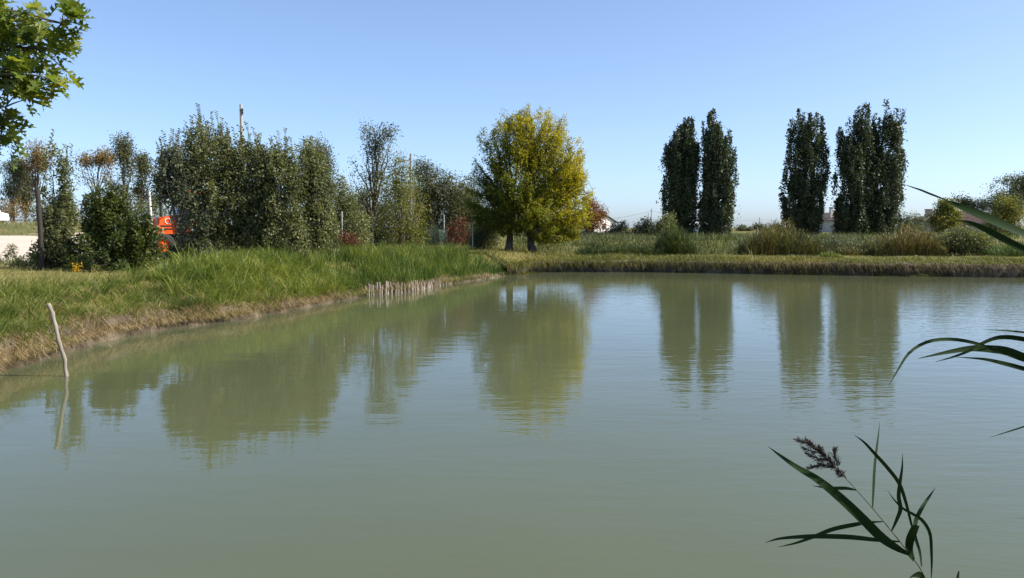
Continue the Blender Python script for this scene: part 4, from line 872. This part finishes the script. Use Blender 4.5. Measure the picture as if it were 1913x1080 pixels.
# houses
def gable_house(name, label, px, d, w, dep, eave, ridge, rz, wallmat, roofmat, wins, chim, over=.35):
    p = pt(px, 430, d); z = hz(p[0], p[1]); R = thing(name, label, 'house', (p[0], p[1], z - .1), rz)
    m_ = MB(); m_.prism([(-w/2, 0), (-w/2, eave), (0, ridge), (w/2, eave), (w/2, 0)], -dep/2, dep/2); m_.build('wall', M[wallmat], R)
    sl = (ridge - eave) / (w / 2); rf = None
    for s in (-1, 1):
        m_ = MB(); n = int(dep / .3)
        for k in range(n):
            y0 = -dep/2 - over + (dep + 2*over) * k / n; y1 = -dep/2 - over + (dep + 2*over) * (k + .82) / n
            xo = s * (w/2 + over); m_.prism([(0, ridge + .04), (xo, eave - over * sl + .04), (xo, eave - over * sl + .14), (0, ridge + .15)], y0, y1)
        m_.prism([(0, ridge + .03), (s*(w/2 + over), eave - over*sl + .03), (s*(w/2 + over), eave - over*sl + .09), (0, ridge + .09)], -dep/2 - over + .02, dep/2 + over - .02)
        rf = m_.build('roof', M[roofmat], R)
    for (x, zz, ww, hh, shut) in wins:
        m_ = MB(); fw = .07
        for bx in ((x - ww/2 - fw, x - ww/2, zz - fw, zz + hh + fw), (x + ww/2, x + ww/2 + fw, zz - fw, zz + hh + fw), (x - ww/2, x + ww/2, zz - fw, zz), (x - ww/2, x + ww/2, zz + hh, zz + hh + fw)):
            m_.box(bx[0], bx[1], -dep/2 - .05, -dep/2 + .02, bx[2], bx[3])
        f = m_.build('window', M['white_paint'] if not shut else M['shutter'], R)
        m_ = MB(); m_.box(x - ww/2, x + ww/2, -dep/2 - .02, -dep/2 + .02, zz, zz + hh); m_.build('pane', M['shutter'] if shut else M['glass'], f)
    for (x, y, h0, h1, cs) in chim:
        m_ = MB(); m_.box(x - cs/2, x + cs/2, y - cs/2, y + cs/2, h0, h1); c = m_.build('chimney', M[wallmat] if wallmat != 'plaster_white' else M['blackmetal'], R)
        m_ = MB()
        for a, b_ in ((-1, -1), (-1, 1), (1, -1), (1, 1)): m_.box(x + a*cs*.36 - .06, x + a*cs*.36 + .06, y + b_*cs*.36 - .06, y + b_*cs*.36 + .06, h1, h1 + .25)
        m_.box(x - cs*.65, x + cs*.65, y - cs*.65, y + cs*.65, h1 + .25, h1 + .36); m_.build('chimney_cap', M[roofmat], c)
    return R
gable_house('white_house', 'white gabled house half hidden by the rust-brown tree', 1098, 140, 6.0, 8, 1.9, 3.2, math.radians(40), 'plaster_white', 'tile_dark', [(0, .7, .8, .9, True)], [(1.1, -2.2, 1.9, 3.9, .6)])
gable_house('cream_house', 'cream gabled house with dark windows between the poplars', 1562, 150, 7.0, 9, 2.35, 3.8, math.radians(12), 'plaster_cream', 'tile_dark', [(-1.45, .65, 1.0, 1.35, True), (1.2, .65, 1.1, 1.4, True)], [(-2.3, -1.6, 2.4, 4.5, .5)])
def hip_house():
    p = pt(1795, 430, 160); z = hz(p[0], p[1]); R = thing('tiled_house', 'low grey house with a terracotta hipped roof at the right', 'house', (p[0], p[1], z - .1), math.radians(-8))
    w, dep, ev, rg, ov = 16.5, 9, 2.4, 4.4, .6
    m_ = MB(); m_.box(-w/2, w/2, -dep/2, dep/2, 0, ev); m_.build('wall', M['plaster_grey'], R)
    a, b_ = w/2 + ov, dep/2 + ov; rr = w/2 - dep/2 - .3
    m_ = MB(); m_.add([(-a, -b_, ev), (a, -b_, ev), (a, b_, ev), (-a, b_, ev), (-rr, 0, rg), (rr, 0, rg)], [(0, 1, 5, 4), (1, 2, 5), (2, 3, 4, 5), (3, 0, 4), (3, 2, 1, 0)]); rf = m_.build('roof', M['tile'], R)
    m_ = MB(); n = 44                                     # rounded tile courses running down the front slope
    for k in range(n):
        x = -a + 2 * a * (k + .5) / n; t = min(1.0, (a - abs(x)) / (a - rr)) if abs(x) > rr else 1.0
        m_.tube([[x, -b_ - .02, ev + .03], [x, -b_ + b_ * t, ev + (rg - ev) * t + .03]], .11, 5, False)
    m_.build('tile_courses', M['tile'], rf)
    m_ = MB(); m_.box(-a, a, -b_ - .12, -b_ + .02, ev - .16, ev - .02); m_.build('gutter', M['shutter'], R)
    for x, zz, ww, hh in ((-6.6, .9, .9, 1.1), (-3.5, .9, .9, 1.1), (4.2, 1.0, 1.6, .95)):
        m_ = MB()
        for bx in ((x - ww/2 - .08, x - ww/2, zz - .08, zz + hh + .08), (x + ww/2, x + ww/2 + .08, zz - .08, zz + hh + .08), (x - .03, x + .03, zz, zz + hh), (x - ww/2, x + ww/2, zz - .08, zz), (x - ww/2, x + ww/2, zz + hh, zz + hh + .08)):
            m_.box(bx[0], bx[1], -dep/2 - .06, -dep/2 + .02, bx[2], bx[3])
        f = m_.build('window', M['white_paint'], R); m_ = MB(); m_.box(x - ww/2, x + ww/2, -dep/2 - .03, -dep/2 + .02, zz, zz + hh); m_.build('pane', M['whitegrey'] if x > 0 else M['shutter'], f)
    m_ = MB(); m_.box(-7.3, -6.3, -1.6, -.6, ev, 4.6); c = m_.build('chimney', M['plaster_grey'], R); m_ = MB(); m_.box(-7.45, -6.15, -1.75, -.45, 4.6, 4.75); m_.build('chimney_cap', M['tile'], c)
    m_ = MB(); m_.box(1.5, 1.9, -2.6, -2.2, 2.9, 4.1); m_.build('vent', M['plaster_grey'], R)
    # lean-to at the front
    m_ = MB(); m_.box(-1.5, 4.6, -dep/2 - 3.2, -dep/2 - .01, 0, .85); m_.build('porch_wall', M['plaster_grey'], R)
    m_ = MB(); m_.add([(-1.9, -dep/2 - 3.6, 1.58), (5.0, -dep/2 - 3.6, 1.58), (5.0, -dep/2 - .05, 2.55), (-1.9, -dep/2 - .05, 2.55), (-1.9, -dep/2 - 3.6, 1.70), (5.0, -dep/2 - 3.6, 1.70), (5.0, -dep/2 - .05, 2.67), (-1.9, -dep/2 - .05, 2.67)],
              [(0, 3, 2, 1), (4, 5, 6, 7), (0, 1, 5, 4), (1, 2, 6, 5), (2, 3, 7, 6), (3, 0, 4, 7)]); pr = m_.build('porch_roof', M['tile'], R)
    m_ = MB()
    for k in range(18):
        x = -1.8 + 6.7 * k / 17; m_.tube([[x, -dep/2 - 3.62, 1.74], [x, -dep/2 - .05, 2.70]], .09, 5, False)
    m_.build('tile_courses', M['tile'], pr)
hip_house()
gable_house('pale_shed', 'pale long shed seen between the two left poplars', 1304, 150, 4.5, 6, 1.2, 1.9, math.radians(75), 'whitegrey', 'whitegrey', [], [])

# thin field poles and overhead line
poles = [(1217, 390, 150, 'taller of the two thin poles above the dark shrub'), (1211, 398, 170, 'shorter of the two thin poles above the dark shrub'), (1419, 406, 180, 'lone thin pole in the field left of the single poplar')]
tops = []
for px, top, d, lb in poles:
    rt, h = pole('field_pole', lb, 'pole', px, top, d, .10, .08, 'stake', 0, 8, 'thin poles in the field'); tops.append(pt(px, top + 4, d))
def cable(label, a, b, sag):
    t = np.linspace(0, 1, 30)[:, None]; p = a * (1 - t) + b * t; p[:, 2] -= sag * 4 * (t * (1 - t))[:, 0]
    m_ = MB(); m_.tube(p, .018, 4, False); tag(m_.build('overhead_cable', M['cable'], None), label, 'cable', 'overhead line')
cable('overhead cable hanging left of the thin poles', pt(1095, 412, 150), tops[0], .4)
cable('overhead cable between the thin poles and the field pole', tops[0], tops[2], 1.0)
cable('overhead cable running right from the lone field pole', tops[2], pt(1560, 408, 190), .5)
pole('field_post', 'short dark post on the meadow right of the second poplar', 'post', 1358, 420, 66, .05, .045, 'post_dark')

# ------------------------------------------------------------------ the oak that overhangs from the left
HALF = [(0, 0), (.02, .02), (.05, .13), (.22, .13), (.27, .22), (.08, .30), (.10, .38), (.38, .38), (.33, .44), (.46, .54), (.28, .54), (.09, .57), (.11, .64), (.27, .68), (.24, .80), (.09, .77), (.05, .88), (0, 1.0)]
def oak_leaf(rng):
    fold = rng.uniform(.15, .5); curl = rng.uniform(-.25, .1); sc = rng.uniform(.85, 1.1)
    def P(x, y, s): return (s * x * sc * math.cos(fold), y, abs(x) * math.sin(fold) + curl * (y - .2) ** 2 * .8)
    V = [P(0, y, 1) for y in (0, .3, .57, .77, 1.0)]; Fq = []
    for s in (1, -1):
        ids = []
        for x, y in HALF[1:-1]: V.append(P(x * rng.uniform(.9, 1.1), y, s)); ids.append(len(V) - 1)
        a = [0] + ids[:4] + [1]; b_ = [1] + ids[4:10] + [2]; c = [2] + ids[10:14] + [3]; d_ = [3] + ids[14:] + [4]
        a = [0] + ids[0:5] + [1]; b_ = [1] + ids[4:11] + [2]; c = [2] + ids[10:15] + [3]; d_ = [3] + ids[14:] + [4]
        for f in (a, b_, c, d_): Fq.append(tuple(f if s > 0 else f[::-1]))
    V.append((0.012, -.22, -.02)); V.append((-.012, -.22, -.02)); V.append((.008, 0, 0.001)); V.append((-.008, 0, .001)); n = len(V); Fq.append((n-4, n-2, n-1, n-3))
    return V, Fq
def oak():
    rng = np.random.default_rng(303); d = 7.0
    base = np.array([-9.3, 7.6, hz(-9.3, 7.6) - .05]); R = thing('oak_tree', 'oak branches with lobed leaves hanging in at the top left corner', 'tree', tuple(base))
    lobes = [(-20, 60, 70, 90, 1.2), (-70, 100, 70, 150, 1.0), (60, 55, 50, 42, 1.4), (98, 105, 28, 40, 1.2), (75, 145, 42, 34, 1.2), (18, 150, 50, 50, 1.2), (14, 215, 26, 32, 1.2), (5, 262, 22, 28, 1.2), (128, 32, 14, 12, .8), (-60, 230, 60, 60, 1)]
    cl, LC, LR = sample_lobes(lobes, d, 160, rng, .5, None)
    cl = np.concatenate([cl, [pt(*q, 7.0) for q in ((112, 46), (122, 38), (132, 30), (140, 36), (126, 50), (118, 24), (100, 62))]])
    hub = pt(-330, 60, 7.3); tt = Tubes(); tb = Tubes()
    tp = bez(base, np.array([base[0] + .1, base[1], 2.5]), np.array([-8.8, 7.5, 7.2]), 12); tt.add(wiggle(tp, rng, .03), .24 * (1 - .7 * np.linspace(0, 1, 12)) + 0, None, 10)
    skel = []
    for T, z0 in ((pt(70, 90, 7), 3.6), (pt(10, 200, 6.9), 3.1), (pt(116, 44, 7), 4.4), (pt(-20, 20, 7.2), 4.9), (pt(60, 140, 6.8), 3.3), (pt(0, 262, 7.1), 2.7), (pt(-150, 200, 7.3), 2.9)):
        q = np.array([np.interp(z0, tp[:, 2], tp[:, c]) for c in range(3)]); lp = wiggle(bez(q, (q + T) / 2 + np.array([0, 0, .45]), T, 16), rng, .02); tb.add(lp, .055, .008, 6); skel.append(lp[4:])
    SK = np.concatenate(skel); inst = []
    for T in cl:
        q = SK[np.argmin(np.linalg.norm(SK - T, axis=1))]; L = np.linalg.norm(T - q)
        tw = bez(q, (q + T) / 2 + np.array([0, 0, .08 * L]), T, 6); tb.add(tw, .008, .0035, 4); dr = nrm(T - q)
        for k in range(int(rng.integers(6, 10))):
            t = rng.uniform(.45, 1.0); o = tw[0] * (1 - t) + tw[-1] * t if k > 4 else T.copy()
            v = nrm(dr * .7 + rng.normal(0, .6, 3) + np.array([.25, 0, -.25])); n = nrm(np.array([rng.normal(.25, .35), rng.normal(-.1, .4), 1.0])); s_ = nrm(np.cross(v, n)); n = np.cross(s_, v)
            L_ = rng.uniform(.12, .20); inst.append((o + v * .22 * L_, np.stack([s_ * L_, v * L_, n * L_], 1)))
    link('trunk', tt.mesh('trunk', M['bark'], base), R); link('branches', tb.mesh('branches', M['bark'], base), R)
    def screen(o):
        dx, dy, dz = o[0], o[1], o[2] - EYE; f = dy * CP - dz * SP; return CX + FPX * dx / f, CY - FPX * (dy * SP + dz * CP) / f
    vis = [(o, A) for o, A in inst if (lambda s: s[0] > -15 and s[1] > -15)(screen(o))]
    rest = [(o, A) for o, A in inst if not (lambda s: s[0] > -15 and s[1] > -15)(screen(o))]
    vis.sort(key=lambda q: -np.linalg.norm(q[1][:, 1])); rest += vis[300:]; vis = vis[:300]
    kinds = []
    for k in range(6):
        V, Fq = oak_leaf(rng); me = bpy.data.meshes.new('leaf'); me.from_pydata(V, [], Fq); me.update(); me.materials.append(M['oak_leaf']); kinds.append((me, np.array(V), Fq))
    for o, A in vis:
        ob = link('leaf', kinds[int(rng.integers(6))][0], R)
        mw = np.eye(4); mw[:3, :3] = A; mw[:3, 3] = o - base; ob.matrix_local = Matrix(mw.tolist())
    VV = []; FF = []
    for o, A in rest:
        _, V, Fq = kinds[int(rng.integers(6))]; n = len(VV); VV += [tuple(x) for x in (V @ A.T + o - base)]; FF += [tuple(i + n for i in f) for f in Fq]
    me = bpy.data.meshes.new('outer_leaves'); me.from_pydata(VV, [], FF); me.update(); me.materials.append(M['oak'])
    link('outer_leaves', me, R)['kind'] = 'stuff'
    return len(vis), len(rest)
def oak_leaf_mat():
    m = M['oak'].copy(); m.name = 'oak_leaf_single'; nt = m.node_tree
    oi = nt.nodes.new('ShaderNodeObjectInfo')
    for l in list(nt.links):
        if l.from_socket.name == 'Random Per Island':
            t = l.to_socket; nt.links.remove(l); nt.links.new(oi.outputs['Random'], t)
    return m
M['oak_leaf'] = oak_leaf_mat()
print('oak leaves', oak())

# ------------------------------------------------------------------ reeds in the foreground
M['reed_leaf'] = mat_leaf('reed_leaf', [(0, (.012, .025, .010)), (.6, (.019, .038, .013)), (1, (.028, .052, .018))], .10, .65, .08, 3.0, .3)
M['reed_stem'] = mat_surf('reed_stem', [(.3, (.035, .045, .02)), (.7, (.06, .07, .03))], 20, .6)
M['plume'] = mat_leaf('reed_plume', [(0, (.028, .02, .02)), (.6, (.06, .045, .042)), (1, (.11, .085, .075))], .15, .8, .2)
def spline(pts, n):
    pts = np.asarray(pts, float); k = len(pts); s = np.linspace(0, k - 1, n); out = []
    ex = np.concatenate([[2 * pts[0] - pts[1]], pts, [2 * pts[-1] - pts[-2]]])
    for u in s:
        i = min(int(u), k - 2); t = u - i; a, b, c, d_ = ex[i], ex[i+1], ex[i+2], ex[i+3]
        out.append(.5 * (2*b + (c - a)*t + (2*a - 5*b + 4*c - d_)*t*t + (3*b - a - 3*c + d_)*t**3))
    return np.array(out)
def stem_line(pts, n):
    pts = np.asarray(pts, float); d_ = np.concatenate([[0], np.cumsum(np.linalg.norm(np.diff(pts, axis=0), axis=1))]); s_ = np.linspace(0, d_[-1], n)
    p = np.stack([np.interp(s_, d_, pts[:, c]) for c in range(3)], 1)
    for _ in range(4): p[1:-1] = .25 * p[:-2] + .5 * p[1:-1] + .25 * p[2:]
    return p
def ribbon(name, px, wpx, d0, d1, parent, org, peak=.25, blunt=False, roll=.5):
    """a blade of reed: v-folded strip along photo pixels, receding from depth d0 to d1"""
    n = 26; p2 = spline(px, n); t = np.linspace(0, 1, n); dep = d0 + (d1 - d0) * t
    C = np.array([pt(p2[i][0], p2[i][1], dep[i]) for i in range(n)])
    w = np.where(t < peak, .35 + .65 * np.sin(t / peak * math.pi / 2), np.cos((t - peak) / (1 - peak) * math.pi / 2) ** .8) * wpx * (d0 + d1) / 2 / FPX
    if blunt: w = np.where(t < peak, .35 + .65 * np.sin(t / peak * math.pi / 2), 1 - .35 * (t - peak) / (1 - peak)) * wpx * (d0 + d1) / 2 / FPX
    w = np.maximum(w, .0006)
    tan = nrm(np.gradient(C, axis=0)); vw = np.array([0, CP, -SP]); sd = nrm(np.cross(tan, vw)); nn = np.cross(sd, tan)
    e = nrm(sd + nn * roll * np.sin(t * 2.2 + px[0][0])[:, None]); f = nrm(np.cross(e, tan))
    V = np.stack([C - e * w[:, None] / 2, C + f * w[:, None] * .13, C + e * w[:, None] / 2], 1).reshape(-1, 3) - org
    i = np.arange(n - 1)[:, None] * 3
    q = np.concatenate([i + np.array([[0, 1, 4, 3]]), i + np.array([[1, 2, 5, 4]])])
    return link(name, np_mesh(name, V, [q], M['reed_leaf'], True), parent)
def Z1(l): return [(1400 + x / 3.6, 780 + y / 3.6) for x, y in l]
def Z2(l): return [(1640 + x / 2.161, 330 + y / 2.161) for x, y in l]
def foreground_reed():
    d = 1.55; xb = pt(1800, 1080, d)[0]; org = np.array([xb + .12, d + .25, hz(xb + .12, d + .25)])
    R = thing('reed', 'dark reed with a feathery seed plume arching in at the bottom right', 'reed', tuple(org))
    st = np.array([org + np.array([0, 0, -.05]), org * .45 + pt(1790, 1180, d) * .55 + np.array([.05, .02, 0])] + [pt(*q, d) for q in Z1([(1212, 1082), (1110, 955), (955, 765), (828, 605), (717, 487), (655, 408), (590, 350), (535, 290), (470, 225), (400, 180)])])
    s2 = stem_line(st, 110); m_ = MB(); m_.tube(s2 - org, np.linspace(.0042, .0007, 110), 7); m_.build('stem', M['reed_stem'], R, None, True)
    L = [([(1075, 922), (985, 875), (880, 800), (770, 690), (650, 575), (540, 480), (440, 405), (320, 335), (215, 262), (125, 195)], 19, 1.52, 1.42, .25, False),
         ([(895, 700), (800, 706), (720, 718), (560, 752), (430, 803), (310, 845), (190, 872)], 8.5, 1.56, 1.72, .35, False),
         ([(1008, 835), (870, 825), (680, 805), (500, 799), (350, 802), (200, 815), (105, 842)], 9.5, 1.56, 1.68, .35, False),
         ([(828, 607), (834, 480), (841, 350), (852, 240), (866, 130), (877, 30)], 6.5, 1.56, 1.66, .55, False),
         ([(1112, 800), (1090, 720), (1052, 570), (1008, 445), (930, 340), (840, 240), (770, 165), (706, 118)], 7, 1.53, 1.44, .55, False),
         ([(956, 764), (990, 690), (1016, 615), (1004, 530), (1014, 430), (1027, 340), (1030, 245)], 7.5, 1.56, 1.5, .35, False),
         ([(717, 488), (650, 476), (560, 476), (500, 470), (425, 460)], 6.5, 1.56, 1.64, .35, False),
         ([(1158, 1002), (1145, 900), (1112, 790), (1118, 700), (1148, 630), (1180, 575), (1215, 525), (1252, 470)], 7.5, 1.55, 1.66, .5, False),
         ([(1108, 962), (1082, 900), (1080, 830), (1100, 770), (1118, 728)], 21, 1.54, 1.46, .45, True),
         ([(1222, 1090), (1226, 1000), (1224, 900), (1214, 780), (1165, 695), (1100, 650), (1030, 610), (975, 555), (928, 490)], 7, 1.5, 1.4, .3, False),
         ([(1200, 1120), (1150, 1062), (1110, 1058), (1080, 1080)], 13, 1.5, 1.42, .5, True)]
    for px, w, d0, d1, pk, bl in L: ribbon('leaf', Z1(px), w, d0, d1, R, org, pk, bl)
    # plume: many small drooping spikelets on thin side branches
    rng = np.random.default_rng(9); V = []; tubes = MB()
    def branch(px, n, ln, side):
        p = np.array([pt(*q, d) for q in Z1(px)]); p = spline(p, 24); tubes.tube(p - org, np.linspace(.0009, .0003, 24), 4)
        for k in range(n):
            t = rng.uniform(.08, 1); o = p[min(23, int(t * 23))]; tn = nrm(p[min(23, int(t * 23) + 1)] - p[max(0, int(t * 23) - 1)])
            v = nrm(tn * 1.0 + rng.normal(0, .42, 3) + np.array(side) * .5); l = ln * 1.15 * rng.uniform(.5, 1.2) * (1 - .35 * t); w = nrm(np.cross(v, rng.normal(size=3))) * .0008
            a = o + v * l * .1; V.extend([a, a + v * l * .5 + w, a + v * l, a + v * l * .5 - w])
    branch([(600, 358), (560, 318), (520, 275), (470, 225), (400, 182), (318, 150)], 420, .016, (0, 0, .1))
    branch([(520, 275), (490, 240), (475, 200)], 60, .012, (0, 0, .5)); branch([(440, 205), (410, 180), (392, 160)], 50, .011, (0, 0, .5))
    branch([(540, 292), (480, 282), (430, 262), (395, 245)], 130, .014, (-.3, 0, -.2)); branch([(470, 235), (410, 222), (360, 205)], 90, .012, (-.4, 0, -.2))
    branch([(650, 402), (610, 385), (590, 362)], 70, .011, (-.3, 0, 0)); branch([(598, 352), (540, 328), (480, 325), (400, 338)], 220, .014, (-.3, 0, .1))
    branch([(595, 345), (592, 300), (570, 250), (572, 215)], 110, .014, (.1, 0, .2)); branch([(650, 400), (625, 372), (600, 355)], 60, .01, (0, 0, .2))
    me = np_mesh('plume', np.array(V) - org, [np.arange(len(V)).reshape(-1, 4)], M['plume']); pl_ = link('plume', me, R); tubes.build('plume_branches', M['reed_stem'], pl_)
    return R
foreground_reed()
def shade_reed_bed(parent, org, n, x0, x1, y0, y1, seed):  # unseen reeds right of the frame, added to shade the visible blades
    r = np.random.default_rng(seed); x = r.uniform(x0, x1, n); y = r.uniform(y0, y1, n); k = x > .80 * y + .12; x = x[k]; y = y[k]; n = len(x)
    P = np.stack([x, y, H(x, y) - .03], 1) - org; h = r.uniform(2.1, 2.95, n)
    v, f = blades_mesh(P, h, np.full(n, .011), r.normal(.2, .5, n), r.uniform(.02, .1, n), 3, 0, r)
    link('shade_reed_stems', np_mesh('shade_reed_stems', v, f, M['reed_leaf']), parent)['kind'] = 'stuff'
    m = n * 7; k = r.integers(0, n, m); t = r.uniform(.3, .98, m); Q = P[k] + np.stack([0 * t, 0 * t, h[k] * t], 1)
    v, f = blades_mesh(Q, r.uniform(.3, .55, m), r.uniform(.018, .032, m), r.normal(.1, 1.0, m), r.uniform(.4, 1.1, m), 3, .4, r)
    link('shade_reed_foliage', np_mesh('shade_reed_foliage', v, f, M['reed_leaf']), parent)['kind'] = 'stuff'
def side_reed(label, org, stem, leaves):
    R = thing('reed', label, 'reed', tuple(org)); s2 = stem_line(np.array(stem), 40); m_ = MB(); m_.tube(s2 - org, np.linspace(.0045, .0015, 40), 7); m_.build('stem', M['reed_stem'], R, None, True)
    for px, w, d0, d1, pk in leaves: ribbon('leaf', px, w, d0, d1, R, org, pk)
    return R
x0 = pt(2010, 700, 1.35)[0]; o1 = np.array([x0, 1.5, hz(x0, 1.5)])
RB = side_reed('reed at the right edge, its blades crossing the tiled house', o1, [o1 + np.array([0, 0, -.05]), o1 * .5 + pt(2005, 480, 1.35) * .5, pt(2005, 480, 1.35), pt(2000, 420, 1.33)],
          [([(2003, 474), (1960, 456), (1913, 436), (1880, 422), (1850, 409), (1822, 397), (1800, 388), (1780, 380), (1766, 374)], 17, 1.35, 1.24, .4),
           ([(1778, 379), (1765, 373), (1750, 367), (1737, 362), (1720, 355), (1705, 350), (1684, 343)], 3.6, 1.25, 1.2, .5),
           ([(2004, 520), (1960, 492), (1913, 466), (1870, 444), (1840, 428), (1812, 416), (1785, 411)], 13, 1.36, 1.22, .35)])
shade_reed_bed(RB, o1, 420, 1.45, 3.6, .2, 2.6, 515)
x0 = pt(2020, 760, 1.5)[0]; o2 = np.array([x0, 1.62, hz(x0, 1.62)])
side_reed('reed at the right edge, its blades arching low over the water', o2, [o2 + np.array([0, 0, -.05]), o2 * .5 + pt(2010, 720, 1.5) * .5, pt(2010, 720, 1.5), pt(2000, 650, 1.5)],
          [([(2005, 660), (1960, 648), (1913, 634), (1870, 630), (1838, 640), (1812, 655), (1780, 667), (1748, 676)], 10, 1.5, 1.36, .3),
           ([(2006, 690), (1960, 682), (1913, 668), (1880, 656), (1850, 652), (1815, 651), (1770, 658), (1715, 670)], 17, 1.5, 1.4, .3),
           ([(1950, 690), (1900, 668), (1862, 656), (1825, 642), (1780, 634), (1735, 638), (1700, 658), (1678, 690), (1660, 722)], 6.5, 1.46, 1.3, .5),
           ([(2006, 715), (1960, 702), (1913, 689), (1875, 679), (1838, 671), (1785, 667)], 9, 1.5, 1.4, .35),
           ([(2000, 640), (1950, 628), (1913, 621), (1880, 618), (1835, 615)], 4, 1.5, 1.42, .4),
           ([(2005, 760), (1960, 780), (1913, 797), (1885, 806), (1850, 817)], 4.5, 1.5, 1.4, .4)])
x0 = pt(1797, 1080, 1.45)[0]; o3 = np.array([x0 + .03, 1.48, hz(x0 + .03, 1.48)])
side_reed('young reed tip poking up at the bottom right edge', o3, [o3 + np.array([0, 0, -.05]), (o3 + pt(1792, 1068, 1.45)) / 2, pt(1788, 1085, 1.45), pt(1791, 1068, 1.45)],
          [([(1782, 1110), (1786, 1090), (1789, 1075), (1792, 1066)], 6, 1.44, 1.44, .5)])
